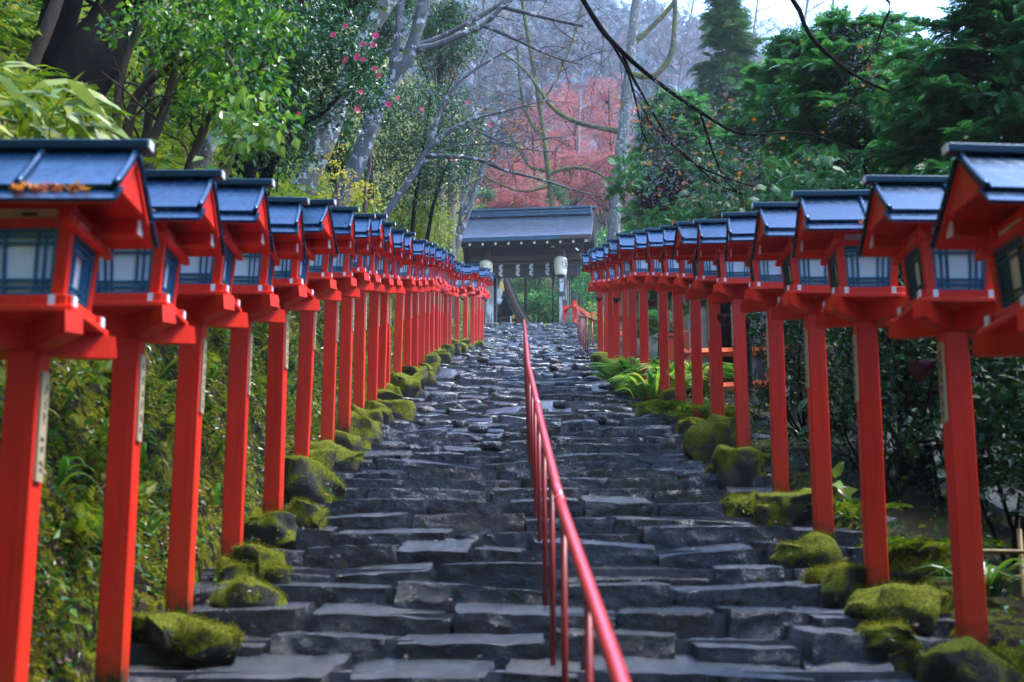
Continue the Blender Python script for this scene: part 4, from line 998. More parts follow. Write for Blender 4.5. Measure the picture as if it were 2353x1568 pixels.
q = MB(); scatter(q, BLADE, np.repeat(p, 3, 0) + rng.normal(size=(len(p) * 3, 3)) * .02, frames(unit(np.repeat(f, 3, 0) + rng.normal(size=(len(p) * 3, 3)) * np.array([.5, .5, 0])), np.tile([[0, 0, 1.]], (len(p) * 3, 1))), rng.uniform(.18, .45, len(p) * 3))
o = q.build('grass_blades', M['grass']); tag(o, 'long arching grass blades hanging from the left bank', 'grass', None, 'stuff')
p, n_ = bankpts(1500, 6, 60, 1.0, 9.0, 1.2); p2, n2 = bankpts(260, 5, 34, .1, 1.4); p = np.vstack([p, p2]); n_ = np.vstack([n_, n2]); m_ = 4
P4 = np.repeat(p, m_, 0); N4 = np.repeat(n_, m_, 0); f = N4 * .5 + rng.normal(size=P4.shape); f[:, 2] = np.abs(f[:, 2]) * .3 + .15
q = MB(); scatter(q, FERN, P4 + N4 * .02, frames(unit(f), unit(N4 + np.array([0, 0, .6]))), np.repeat(np.r_[rng.uniform(.35, .75, 1500), rng.uniform(.18, .34, 260)], m_) * rng.uniform(.7, 1.1, len(P4)))
o = q.build('fern_cover', M['fern']); tag(o, 'yellow green ferns covering the hillside behind the left lanterns', 'ferns', None, 'stuff')
p, n_ = bankpts(9000, 8, 60, 1.2, 9.0, 1.2); f = n_ * .5 + rng.normal(size=p.shape) * .6; f[:, 2] = 0
q = MB(); scatter(q, BLADE, p, frames(unit(f), np.tile([[0, 0, 1.]], (len(p), 1))), rng.uniform(.25, .6, len(p)) * np.array([[1.2], [1], [1]]).mean())
o = q.build('hillside_grass', M['fern']); tag(o, 'tufts of yellowing grass between the ferns on the left hillside', 'grass', None, 'stuff')
bv = np.vstack(bV); bn = unit(np.vstack(bN)); kk = np.repeat((fbm(bv * 5, 2) + bn[:, 2] * 1.5 > .55), 8); bv = np.repeat(bv, 8, 0) + rng.normal(size=(len(bv) * 8, 3)) * .012; bn = np.repeat(bn, 8, 0); bv, bn = bv[kk], bn[kk]
cover('boulder_moss', 'short yellow green moss growing on the boulders beside the steps', 'moss', (LEAF[0] * np.array([.5, 1, 1]), LEAF[1]), M['mosstuft'], bv, bn, rng.uniform(.006, .014, len(bv)), fwd=unit(bn + rng.normal(size=bn.shape) * .6), lift=.0)
# leaves and herbs on the boulders, and fallen leaves on the steps
q = MB(); pts = []
for (bp, s_, h, side) in boulder_spots:
    n = int(40 * s_ / .4)
    a = rng.uniform(0, 2 * pi, n); pts.append(bp + np.stack([np.cos(a) * s_ * .45, np.sin(a) * s_ * .35 - .05, rng.uniform(-.3, .45, n) * max(h, .15)], -1))
p = np.vstack(pts); scatter(q, LEAF, p, frames(rdir(len(p)) + np.array([0, -.5, 0]), unit(rng.normal(size=p.shape) * .5 + np.array([0, -.4, 1]))), rng.uniform(.015, .04, len(p)))
o = q.build('boulder_herbs', M['ivy']); tag(o, 'tiny green herbs growing between the mossy boulders beside the steps', 'ground cover', None, 'stuff')
n = 420; y = 6 + 30 * rng.random(n) ** 1.3; side = rng.random(n); x = np.where(side < .35, xl(y) + rng.exponential(.25, n), np.where(side < .7, xr(y) - rng.exponential(.3, n), xl(y) + (xr(y) - xl(y)) * rng.random(n)))
ky = np.array(yk); y = ky[np.searchsorted(ky, y) - 1] + rng.uniform(.02, .3, n); p = np.stack([x, y, zs(y - .0) * 0 + np.interp(y, ky, zs(ky)) * 0 + zs(ky[np.searchsorted(ky, y) - 1]) + .045], -1)
q = MB(); scatter(q, STAR, p, frames(rdir(n), unit(rng.normal(size=(n, 3)) * .3 + np.array([0, -.2, 1]))), rng.uniform(.02, .035, n)); o = q.build('step_litter', M['litter']); tag(o, 'scattered brown fallen leaves lying on the wet stone steps', 'fallen leaves', None, 'stuff')
# leaves lying on lantern roofs
for nm, i, nn in (('left', 0, 60), ('left', 1, 14), ('left', 4, 26), ('right', 1, 6), ('right', 2, 26), ('right', 5, 40), ('right', 4, 26), ('left', 7, 16)):
    L = lanterns[(nm, i)].location; s_ = rng.uniform(-.28, .28, nn); p = np.stack([L.x + (s_ * .5 + (.12 if nm == 'left' else .05)), L.y - .265 + rng.uniform(-.02, .03, nn), L.z + 2.120 + rng.uniform(0, .02, nn)], -1)
    q = MB(); scatter(q, STAR, p, frames(rdir(nn), unit(rng.normal(size=(nn, 3)) * .4 + np.array([0, -.4, 1]))), rng.uniform(.018, .034, nn))
    o = q.build('roof_litter', M['maple'] if i in (0, 2) else M['litter']); tag(o, 'dead leaves lying along the eave of the %s %s-hand lantern roof' % (ORD[i], nm), 'fallen leaves', None, 'stuff')

# ---------------------------------------------------------------- trees on the left
t = Plant('leaning_tree', 'massive dark trunk leaning to the right across the upper left corner', 'tree', P(60, 380, 12.5))
mb = MB(); l0 = PL([(85, 345, 12.5), (165, 205, 12.6), (235, 95, 12.8), (330, -40, 13.1), (440, -200, 13.5), (560, -420, 14)], 22, True); limb(mb, l0, .33, .2, 14); t.part(mb, 'trunk', M['bark_dark'], True)
mb = MB(); tips = []; l1 = PL([(235, 95, 12.8), (260, 30), (250, -80), (230, -220)], 8); limb(mb, l1, .1, .05); l2 = PL([(400, -120, 13.4), (560, -160), (720, -140), (900, -200)], 10); limb(mb, l2, .12, .05)
for l in (l1, l2): twigs(mb, l, .03, 1, 9, 1.5, tips)
t.part(mb, 'branches', M['bark_dark']); mb = MB(); tp = np.array(tips); leaves(mb, LEAF, tp[::2], [(.3, .3, .2)] * len(tp[::2]), [14] * len(tp[::2]), .07); t.part(mb, 'crown', M['camellia'])

t = Plant('broadleaf_tree', 'many-stemmed shrubby tree with glossy bright green leaves, upper left', 'tree', P(300, 400, 11.6))
mb = MB(); tips = []
for l in ([(262, 385, 11.6), (268, 270), (282, 160), (330, 40), (380, -60)], [(345, 350, 11.4), (372, 270), (400, 170), (415, 80), (450, -30)], [(290, 310, 11.5), (318, 215), (380, 160), (460, 130), (540, 120)], [(330, 360, 12), (345, 250), (350, 120), (345, 20)], [(420, 440, 11.8), (455, 330), (500, 240), (560, 190), (610, 170)]):
    q = PL(l, 14, True); limb(mb, q, .055, .02, 7); twigs(mb, q, .014, 1, 6, .8, tips, .2)
t.part(mb, 'stems', M['bark_brown'], True)
cs = [(400, 20), (470, 60), (540, 40), (590, 20), (520, 110), (450, 130), (570, 100), (610, 90), (550, 170), (480, 190), (590, 180), (610, 240), (400, 110), (330, 60), (530, 230), (420, 260), (370, 190)]
mb = MB(); leaves(mb, LEAF, [P(u, v, 11.6 + rng.uniform(-.8, .6)) for u, v in cs], [(.36, .45, .28)] * len(cs), [260] * len(cs), .075, clump=10); t.part(mb, 'crown', M['broad'])

t = Plant('hanging_vine', 'leafy vine with pale shiny leaves drooping above the third left lantern', 'vine', P(640, 330, 10.4))
mb = MB(); tips = []; l = PL([(520, 120, 11), (560, 200, 10.7), (600, 270), (640, 300, 10.3), (665, 320)], 10); limb(mb, l, .014, .006, 5); twigs(mb, l, .006, 0, 10, .4, tips, .8); t.part(mb, 'stems', M['bark_brown'])
cs = [(510, 230), (540, 300), (530, 360), (560, 340), (580, 300), (600, 285), (620, 300), (650, 310), (545, 250), (575, 240), (530, 400)]
mb = MB(); leaves(mb, (LEAF[0] * np.array([1.35, 1, 1]), LEAF[1]), [P(u, v, 10.4) for u, v in cs], [(.10, .2, .12)] * len(cs), [20] * len(cs), .10, up=(0, -.6, .7), droop=1.6, clump=4, csig=.5); t.part(mb, 'leaves', M['vine'])

t = Plant('bamboo_grass', 'bamboo grass with broad yellow-green leaves at the left edge above the nearest lantern', 'plant', P(60, 420, 7.6))
mb = MB(); tips = []
for l in ([(30, 420, 7.6), (40, 330), (50, 250), (20, 180)], [(90, 420, 7.7), (110, 330), (120, 260), (150, 215)], [(150, 430, 7.8), (180, 350), (190, 290), (180, 255)], [(-40, 420, 7.5), (-60, 300), (-30, 220)]): q = PL(l, 8); limb(mb, q, .006, .004, 5); tips += list(q[3:])
t.part(mb, 'stems', M['sasa']); tp = np.array(tips); n = 84; p = tp[rng.integers(0, len(tp), n)] + rng.normal(size=(n, 3)) * np.array([.06, .08, .04]); fw = rng.normal(size=(n, 3)) * np.array([1, .5, .5]) + np.array([.3, -.2, -.25])
mb = MB(); scatter(mb, (LONG[0] * np.array([1.25, 1, 1.5]), LONG[1]), p, frames(unit(fw), unit(rng.normal(size=(n, 3)) * .35 + np.array([0, -.7, .8]))), rng.uniform(.2, .36, n)); t.part(mb, 'leaves', M['sasa'])

def stem_tree(name, label, specs, mat, tw=None, leaf=None, foot=None, twmat=None, dr=0, group=None, cat='tree', limbmat=None):
    """specs: list of (pixel polyline, r0, r1, rooted)"""
    ls = [(PL(l, 18, rt), a, b_) for l, a, b_, rt in specs]
    t = Plant(name, label, cat, ls[0][0][0], group); mb = MB(); limb(mb, *ls[0], 12); t.part(mb, 'trunk', mat, True)
    mb = MB(); tips = []
    for q, a, b_ in ls[1:]: limb(mb, q, a, b_, 8)
    if mb.V: t.part(mb, 'limbs', limbmat or mat, True)
    if tw:
        mb = MB()
        for i, (q, a, b_) in enumerate(ls): twigs(mb, q, tw['r'], tw['lev'], tw['n'], tw['len'], tips, tw.get('droop', .1), tw.get('spread', .9), tw.get('start', .35), 4, tw.get('flat', .6))
        t.part(mb, 'twigs', twmat or M['twig'])
    if leaf and tips:
        tp = np.array(tips); n = leaf['n']; p = tp[rng.integers(0, len(tp), n)] + rng.normal(size=(n, 3)) * .03; mb = MB()
        scatter(mb, leaf.get('T', STAR), p, frames(unit(rng.normal(size=(n, 3)) + np.array([0, 0, -.8])), unit(rng.normal(size=(n, 3)) + np.array([0, -1, .3]))), leaf['s'] * rng.uniform(.7, 1.3, n)); t.part(mb, 'leaves', leaf['m'])
    if dr and tips: mb = MB(); drops(mb, tips, dr, .0055 * max(1, ls[0][0][3][1] / 22)); t.part(mb, 'water_drops', M['drop'], kind='stuff')
    return t, tips
stem_tree('slim_tree', 'slim brown trunk leaning right at the far upper left', [([(25, 300, 12.2), (60, 185), (100, 85), (140, -20), (190, -150)], .075, .05, True), ([(60, 185, 12.2), (20, 205), (-40, 235)], .035, .02, False)], M['bark_brown'])
stem_tree('slim_tree', 'thin dark leaning trunk just right of the many-stemmed tree', [([(500, 450, 14), (520, 380), (545, 300), (560, 230), (590, 120)], .07, .04, True)], M['bark_brown'])
stem_tree('slim_tree', 'pale spotted thin trunk leaning over the third left lantern', [([(455, 420, 15), (480, 340), (505, 290), (525, 220), (560, 100)], .09, .05, True), ([(335, 300, 15), (342, 200), (345, 120), (350, 40)], .08, .06, True)], M['bark_lichen'])
t = Plant('dark_tree', 'thick black trunk leaning right behind the pink camellia', 'tree', P(560, 330, 17.5))
mb = MB(); l0 = PL([(568, 310, 17.5), (600, 250, 17.6), (650, 165), (710, 85, 17.9), (780, 10), (860, -90, 18.4)], 18, True); limb(mb, l0, .26, .17, 12); t.part(mb, 'trunk', M['bark_dark'], True)

def flower(parent, b_, p, s_, face):
    mb = MB(); R = frames(np.array([[.2, .1, 1.]]), unit(np.asarray(face, float)[None]))[0]
    for q in range(6):
        a = q * pi / 3 + .2; T = np.array([[0, 0, 0], [.42, .45, .10], [.30, .95, .30], [0, 1.02, .36], [-.30, .95, .30], [-.42, .45, .10], [0, .5, .06]])
        V = (T @ RZ(a).T) * s_; mb.add((V @ R.T) + p - b_, [[6, 0, 1], [6, 1, 2], [6, 2, 3], [6, 3, 4], [6, 4, 5], [6, 5, 0]])
    mb.tube(np.array([p - b_, p - b_ + R[:, 2] * s_ * .5]), s_ * .16, 6, 1); mb.build('flower', [M['pink'], M['hazel']], parent, True)
t = Plant('camellia_tree', 'camellia with dark glossy leaves and pink flowers, left of the pale trunks', 'tree', P(640, 420, 17))
mb = MB(); tips = []
for l in ([(620, 400, 17), (650, 300), (690, 200), (700, 80), (690, -40)], [(600, 330, 17.2), (585, 200), (610, 90), (620, -30)], [(655, 330, 16.8), (740, 260), (800, 200), (840, 170)]):
    q = PL(l, 12, True); limb(mb, q, .05, .02, 7); twigs(mb, q, .012, 1, 7, .8, tips)
t.part(mb, 'stems', M['bark_dark'], True)
cs = [(590, 30), (640, 20), (700, 30), (750, 60), (620, 90), (680, 100), (740, 130), (800, 90), (650, 170), (700, 200), (820, 165), (690, 250), (830, 225), (640, 250), (600, 160), (650, 330), (590, 230), (610, 290)]
mb = MB(); leaves(mb, LEAF, [P(u, v, 16.6 + rng.uniform(-.8, 1.0)) for u, v in cs], [(.44, .55, .38)] * len(cs), [1000] * len(cs), .062, clump=12); t.part(mb, 'crown', M['camellia'])
for x, y in ((520, 195), (430, 260), (650, 330), (745, 268), (605, 425), (520, 450), (650, 445), (735, 510), (770, 560), (630, 680), (838, 770), (175, 855), (75, 580), (605, 810), (725, 335)):
    flower(t.o, t.b, P((1100 + x / 1.845) / 1.7407, y / 3.2116, 15.55 + rng.uniform(-.2, .1)), rng.uniform(.03, .046), rng.normal(size=3) * .5 + np.array([.1, -1, -.1]))
t = Plant('camellia_tree', 'teal-sheened camellia with few flowers behind the forked pale trunk', 'tree', P(960, 520, 33))
mb = MB(); tips = []
for l in ([(950, 500, 33), (965, 400), (980, 300), (990, 220)], [(990, 500, 33.5), (1020, 400), (1050, 330)]): q = PL(l, 12, True); limb(mb, q, .06, .02, 7); twigs(mb, q, .014, 1, 6, 1.0, tips)
t.part(mb, 'stems', M['bark_dark'], True)
cs = [(880, 200), (930, 230), (980, 230), (1030, 240), (900, 270), (950, 300), (1000, 300), (1050, 300), (930, 350), (985, 360), (1040, 360), (1080, 350), (1000, 410), (1050, 410), (900, 330), (870, 260), (950, 420)]
mb = MB(); leaves(mb, LEAF, [P(u, v, 33.5 + rng.uniform(-1, 1.4)) for u, v in cs], [(.8, 1.0, .62)] * len(cs), [800] * len(cs), .085, clump=12); t.part(mb, 'crown', M['camellia'])
for x, y in ((905, 725), (1085, 808), (1420, 760), (1310, 1180), (1590, 930)): flower(t.o, t.b, P((1100 + x / 1.845) / 1.7407, y / 3.2116, 31.6), .05, np.array([.1, -1, 0]))
stem_tree('pale_bark_tree', 'stout leaning trunk blotched white and brown, behind the sixth left lantern', [([(688, 460, 24), (715, 392), (745, 325), (770, 260), (795, 190), (830, 110), (868, 40), (905, -20), (960, -130)], .235, .14, True), ([(880, 20, 24), (840, -60), (830, -140)], .08, .04, False)], M['bark_lichen'])
stem_tree('pale_bark_tree', 'forked mottled grey trunk leaning right, with long mossy limbs', [([(782, 460, 27), (822, 375), (850, 290), (876, 230), (905, 175), (938, 130), (958, 70), (978, -10), (1000, -110)], .20, .11, True),
    ([(895, 195, 27), (908, 120), (916, 60), (925, -40)], .10, .07, False), ([(948, 115, 27), (1000, 105), (1060, 80), (1105, 60), (1150, 20), (1200, -50)], .085, .04, False), ([(885, 120, 28), (930, 112), (990, 95), (1060, 62), (1130, 22), (1180, -10)], .07, .05, False),
    ([(1110, 58, 27), (1150, 75), (1200, 98), (1270, 130), (1340, 150)], .05, .015, False), ([(1150, 15, 27), (1210, 30), (1270, 45), (1340, 60)], .055, .03, False)], M['bark_grey'], dict(r=.012, lev=2, n=5, len=1.5, start=.45), dict(n=40, s=.04, m=M['maple']), dr=500)
stem_tree('slender_tree', 'slender pale grey tree arching right with fine bare twigs, left of the gate', [([(880, 505, 31), (915, 452), (958, 388), (990, 325), (1006, 270), (1030, 218), (1065, 180), (1115, 145), (1190, 105)], .095, .025, True),
    ([(985, 342, 31), (1018, 312), (1060, 286), (1110, 268), (1180, 250), (1260, 228)], .07, .015, False), ([(975, 358, 31), (1040, 360), (1100, 368), (1160, 392), (1240, 412), (1330, 440), (1400, 455)], .06, .012, False), ([(1060, 287, 31), (1120, 312), (1190, 340), (1290, 350)], .035, .01, False), ([(960, 385, 31), (1010, 350), (1060, 335), (1150, 330), (1260, 320)], .03, .01, False)],
    M['bark_grey'], dict(r=.010, lev=2, n=9, len=1.7, start=.3, flat=.35), dict(n=160, s=.055, m=M['maple']), dr=900)
stem_tree('gate_side_tree', 'dark lichen-spotted forked trunk just left of the gate roof', [([(1036, 600, 43), (1058, 535), (1078, 472), (1098, 420), (1114, 368), (1126, 330), (1150, 270)], .17, .06, True), ([(1052, 545, 43), (1062, 480), (1064, 420), (1058, 350), (1062, 280)], .09, .04, False)], M['bark_grey'], dict(r=.012, lev=1, n=8, len=1.6), dict(n=60, s=.07, m=M['maple']))
stem_tree('slim_tree', 'thin dark trunk left of the stringy red-brown trunks', [([(838, 480, 29), (842, 420), (850, 380), (848, 330)], .06, .03, True)], M['bark_brown'])
for k, (u, lab) in enumerate(((980, 'leftmost of the straight stringy red-brown trunks left of the gate'), (1012, 'middle one of the straight stringy red-brown trunks left of the gate'), (1040, 'rightmost of the straight stringy red-brown trunks left of the gate'))):
    t, _ = stem_tree('cedar_tree', lab, [([(u - 4, 560, 39 + k), (u - 2, 450), (u, 380), (u + 2, 310), (u + 4, 240)], .15, .09, True)], M['bark_cedar'], group='straight cedar trunks left of the gate')
def bush(name, label, cat, cs, Y, r, n, size, mat, T=LEAF, clump=12, stems=5, droop=.3, up=(0, 0, 1)):
    C = [P(u, v, Y + rng.uniform(-r[1] * .7, r[1] * .7)) for u, v in cs]; c0 = np.mean(C, 0); foot = np.array([c0[0], c0[1], min(float(ground(c0[0], c0[1])), min(c[2] for c in C) - .2)])
    t = Plant(name, label, cat, foot); mb = MB()
    for i in range(max(stems, len(C))): c = C[i % len(C)]; q = spline([foot + rng.normal(size=3) * np.array([.1, .1, 0]), foot * .5 + c * .5 + rng.normal(size=3) * .12, c], 7); limb(mb, q, .02, .006, 5)
    t.part(mb, 'stems', M['bark_brown']); mb = MB(); leaves(mb, T, C, [r] * len(C), [n] * len(C), size, up=up, droop=droop, clump=clump); t.part(mb, 'leaves', mat); return t
bush('yellow_shrub', 'loose shrub with small yellow leaves at the foot of the pale trunks', 'shrub', [(740, 380), (770, 350), (800, 400), (830, 430), (790, 440), (750, 420), (850, 470), (810, 465)], 23.5, (.3, .5, .22), 60, .075, M['hazel'])
bush('bamboo_thicket', 'feathery bright green bamboo thicket behind the left lanterns near the gate', 'bamboo', [(950, 500), (975, 470), (1000, 500), (960, 540), (1000, 545), (920, 490), (935, 530)], 35, (.6, .6, .45), 420, .17, M['sasa'], LONG, 14)
bush('evergreen_shrub', 'dark evergreen shrub under the camellia, behind the tenth left lantern', 'shrub', [(850, 400), (890, 390), (930, 450), (880, 440), (910, 480), (960, 450), (870, 350)], 33.5, (.7, .8, .5), 260, .09, M['camellia'])
bush('evergreen_shrub', 'dark leafy shrub on the slope above the fifth left lantern', 'shrub', [(640, 300), (620, 350), (660, 380), (600, 390)], 20, (.5, .6, .35), 160, .075, M['camellia'])

def crown_tree(name, label, u, v, Y, wpx, hpx, mat, n, size, layers=9, bk='bark_dark', group=None, foot=None, T=LEAF):
    s_ = Y / F; c = P(u, v, Y); W = wpx * s_; H = hpx * s_; g0 = float(ground(c[0], c[1])); t = Plant(name, label, 'tree', np.array([c[0], c[1], min(g0, c[2] - H - .5)]), group)
    mb = MB(); q = spline([t.b, t.b * .5 + c * .5 + rng.normal(size=3) * .2, c, c + [0, 0, H * .8]], 12); limb(mb, q, .16 if Y < 60 else (.09 if mat == M['redmaple'] else .04), .03, 8); C = []
    for i in range(layers):
        a = rng.uniform(0, 2 * pi); k = (i + .5) / layers; zz = c[2] + H * (2 * k - 1) * .9; rr = W * math.sqrt(max(1 - (2 * k - 1) ** 2 * .75, .1)) * rng.uniform(.15, .75); d = np.array([c[0] + rr * cos(a), c[1] + rr * sin(a), zz + .15]); C.append(d)
        j = q[min(int(4 + 6 * k), 11)]; limb(mb, spline([j, j * .5 + d * .5 + [0, 0, -.1], d], 6), .05, .015, 5)
    t.part(mb, 'trunk', M[bk], True); mb = MB(); leaves(mb, T, C, [(W * .48, W * .48, H * .17)] * layers, [n // layers] * layers, size, upb=.8, clump=14, csig=.22); t.part(mb, 'crown', mat); return t
for k, (u, v, Y, w_, h_, n, lab) in enumerate(((560, 60, 24, 120, 110, 9000, 'dense dark evergreen crown behind the black leaning trunk'), (1010, 90, 48, 110, 90, 6000, 'hazy evergreen crown high behind the slender grey tree'), (860, 60, 42, 100, 100, 6500, 'evergreen crown showing behind the two pale trunks'), (760, 330, 38, 110, 80, 5500, 'dim evergreen crown low behind the two pale trunks'))):
    crown_tree('evergreen_tree', lab, u, v, Y, w_, h_, M['camellia'], n, .10 if Y < 30 else .15, 20, 'bark_dark', 'evergreen trees on the left slope')

# ---------------------------------------------------------------- overhanging maple
t = Plant('overhanging_maple', 'bare wet maple whose dark branches hang over the steps from the top', 'tree', np.array([-4.6, 13.0, float(ground(-4.6, 13.0)) - .2]))
trunk = spline([t.b, t.b + [.5, .2, 3.0], t.b + [1.4, .5, 5.4], P(900, -330, 13.6), P(1180, -200, 13.8)], 20); mb = MB(); limb(mb, trunk, .2, .05, 10); t.part(mb, 'trunk', M['bark_dark'], True)
L1 = np.vstack([trunk[-1:], PL([(1290, -80, 13.8), (1340, 0), (1380, 65), (1420, 110), (1480, 165, 14.2), (1560, 225), (1610, 258), (1680, 300, 14.6), (1740, 310), (1850, 305, 15), (1960, 345)], 26)])
L2 = PL([(1425, 112, 14), (1450, 170), (1475, 215), (1500, 260), (1545, 330, 14.4), (1600, 380), (1660, 430), (1730, 450)], 18)
L3 = PL([(1610, 258, 14.4), (1625, 310), (1650, 380), (1680, 430), (1760, 470), (1850, 480)], 14)
L4 = PL([(1290, -80, 13.8), (1560, -120, 14.5), (1800, -20, 15), (1860, 80), (1920, 140), (1985, 185), (2080, 230), (2150, 290, 15.5)], 24)
L5 = PL([(1930, -60, 15), (2040, 0), (2028, 60), (2010, 110), (1985, 150)], 12); L6 = PL([(1480, 250, 14.2), (1500, 290, 14), (1560, 345), (1610, 385), (1700, 420), (1790, 440)], 12)
L7 = PL([(1340, 0, 13.8), (1400, 90), (1440, 160), (1460, 230, 13.9), (1475, 300), (1490, 330)], 12)
mb = MB(); tips = []
for l, a, b_ in ((L1, .034, .009), (L2, .018, .007), (L3, .016, .006), (L4, .036, .009), (L5, .02, .009), (L6, .018, .006), (L7, .02, .006)): limb(mb, l, a, b_, 7)
t.part(mb, 'limbs', M['bark_dark'], True); mb = MB()
for l in (L1[8:], L2, L3, L4[8:], L6, L7): twigs(mb, l, .0055, 2, 10, .85, tips, .35, .8, .12, 3, .5)
t.part(mb, 'twigs', M['twig']); tp = np.array(tips)
def uvof(p): d = p[:, 1] * cos(TH) + p[:, 2] * sin(TH); return 1176.5 + F * p[:, 0] / d
sel = tp[(uvof(tp) > 1400)]; n = 230; p = sel[rng.integers(0, len(sel), n)]; mb = MB()
scatter(mb, STAR, p, frames(unit(rng.normal(size=(n, 3)) + np.array([0, 0, -1.])), unit(rng.normal(size=(n, 3)) * .7 + np.array([0, -1, .2]))), .042 * rng.uniform(.7, 1.3, n)); t.part(mb, 'leaves', M['maple'])
mb = MB(); drops(mb, tp, 4500, .0045); t.part(mb, 'water_drops', M['drop'], kind='stuff')

# ---------------------------------------------------------------- trees behind the gate
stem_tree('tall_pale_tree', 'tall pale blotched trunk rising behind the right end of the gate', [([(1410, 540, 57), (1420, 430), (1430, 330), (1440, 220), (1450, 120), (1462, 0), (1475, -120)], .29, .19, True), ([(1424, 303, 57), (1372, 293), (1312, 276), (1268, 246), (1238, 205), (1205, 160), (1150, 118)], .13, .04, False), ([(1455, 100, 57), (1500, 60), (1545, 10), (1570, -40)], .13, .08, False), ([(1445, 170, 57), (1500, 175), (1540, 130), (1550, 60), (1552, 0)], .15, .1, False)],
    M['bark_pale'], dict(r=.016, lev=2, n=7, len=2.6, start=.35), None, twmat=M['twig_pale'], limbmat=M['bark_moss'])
stem_tree('mossy_maple', 'bare mossy maple with crooked dark limbs behind the gate', [([(1294, 700, 64), (1290, 600), (1278, 520), (1266, 450), (1256, 360), (1248, 300), (1240, 240), (1228, 170), (1214, 90), (1200, 0)], .17, .09, True), ([(1250, 320, 64), (1225, 290), (1205, 250), (1195, 190), (1190, 120)], .10, .05, False), ([(1262, 400, 64), (1300, 388), (1345, 388), (1390, 408), (1430, 440)], .11, .04, False), ([(1256, 392, 64), (1220, 385), (1195, 350), (1165, 305), (1130, 280)], .09, .03, False), ([(1240, 240, 64), (1270, 200), (1290, 160), (1320, 80), (1340, 0)], .08, .04, False), ([(1262, 430, 64), (1200, 440), (1140, 420), (1100, 400)], .07, .03, False)],
    M['bark_moss'], dict(r=.018, lev=2, n=12, len=3.0, start=.3), dict(n=240, s=.085, m=M['maple']), dr=700)
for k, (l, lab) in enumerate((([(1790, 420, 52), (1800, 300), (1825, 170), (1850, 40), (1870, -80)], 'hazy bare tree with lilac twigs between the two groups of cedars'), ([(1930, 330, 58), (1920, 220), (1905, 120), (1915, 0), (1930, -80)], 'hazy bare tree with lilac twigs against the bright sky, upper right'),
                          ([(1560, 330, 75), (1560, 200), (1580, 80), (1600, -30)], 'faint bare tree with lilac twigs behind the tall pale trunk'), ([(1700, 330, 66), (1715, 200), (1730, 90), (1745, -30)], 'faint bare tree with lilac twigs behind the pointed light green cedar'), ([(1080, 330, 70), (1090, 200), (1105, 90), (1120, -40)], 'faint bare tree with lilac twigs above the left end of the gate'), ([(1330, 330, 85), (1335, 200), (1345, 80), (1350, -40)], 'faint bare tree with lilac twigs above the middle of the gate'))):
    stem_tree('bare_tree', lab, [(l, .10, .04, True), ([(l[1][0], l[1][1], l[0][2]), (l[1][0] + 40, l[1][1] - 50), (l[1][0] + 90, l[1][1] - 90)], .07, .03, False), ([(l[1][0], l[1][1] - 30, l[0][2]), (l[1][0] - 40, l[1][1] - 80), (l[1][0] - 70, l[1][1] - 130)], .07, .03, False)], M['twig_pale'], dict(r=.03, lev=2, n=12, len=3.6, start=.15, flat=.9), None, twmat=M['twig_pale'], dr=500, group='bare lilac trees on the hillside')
RM = [(1150, 440, 76, 75, 55, 'red maple crown low above the left half of the gate roof'), (1225, 330, 88, 100, 95, 'large red maple crown above the middle of the gate'), (1320, 300, 95, 105, 100, 'tall red maple crown farther back above the gate'), (1400, 285, 92, 75, 110, 'red maple crown beside the tall pale trunk'), (1310, 410, 80, 95, 55, 'red maple crown just above the middle of the gate ridge'), (1400, 420, 79, 80, 60, 'red maple crown low above the right end of the gate'), (1200, 475, 71, 70, 30, 'low reddish maple right behind the gate ridge')]
for u, v, Y, w_, h_, lab in RM: crown_tree('red_maple', lab, u, v, Y, w_ * 1.3, h_ * 1.1, M['redmaple'], 5200, .16, 22, 'bark_dark', 'red maples behind the gate', T=STAR)
crown_tree('round_tree', 'pale green rounded tree peeping over the gate ridge', 1268, 462, 73, 48, 34, M['cedar_light'], 3600, .15, 14)
crown_tree('round_tree', 'dull green tree left above the gate ridge', 1120, 480, 72, 40, 40, M['cedar'], 2200, .18, 12)
for u, v, Y, w_, h_, lab, mt in ((1150, 640, 80, 90, 60, 'green tree seen through the left part of the gate opening', 'cedar'), (1235, 650, 78, 70, 60, 'green tree seen through the middle of the gate opening', 'cedar_light'), (1330, 660, 76, 80, 70, 'green tree seen through the gate beside the black sign', 'cedar'), (1240, 720, 76, 80, 40, 'low green tree seen through the bottom of the gate opening', 'cedar'), (1400, 620, 70, 80, 90, 'green tree right of the gate, behind the fence', 'cedar')):
    crown_tree('green_tree', lab, u, v, Y, w_, h_, M[mt], 4200, .18, 14)

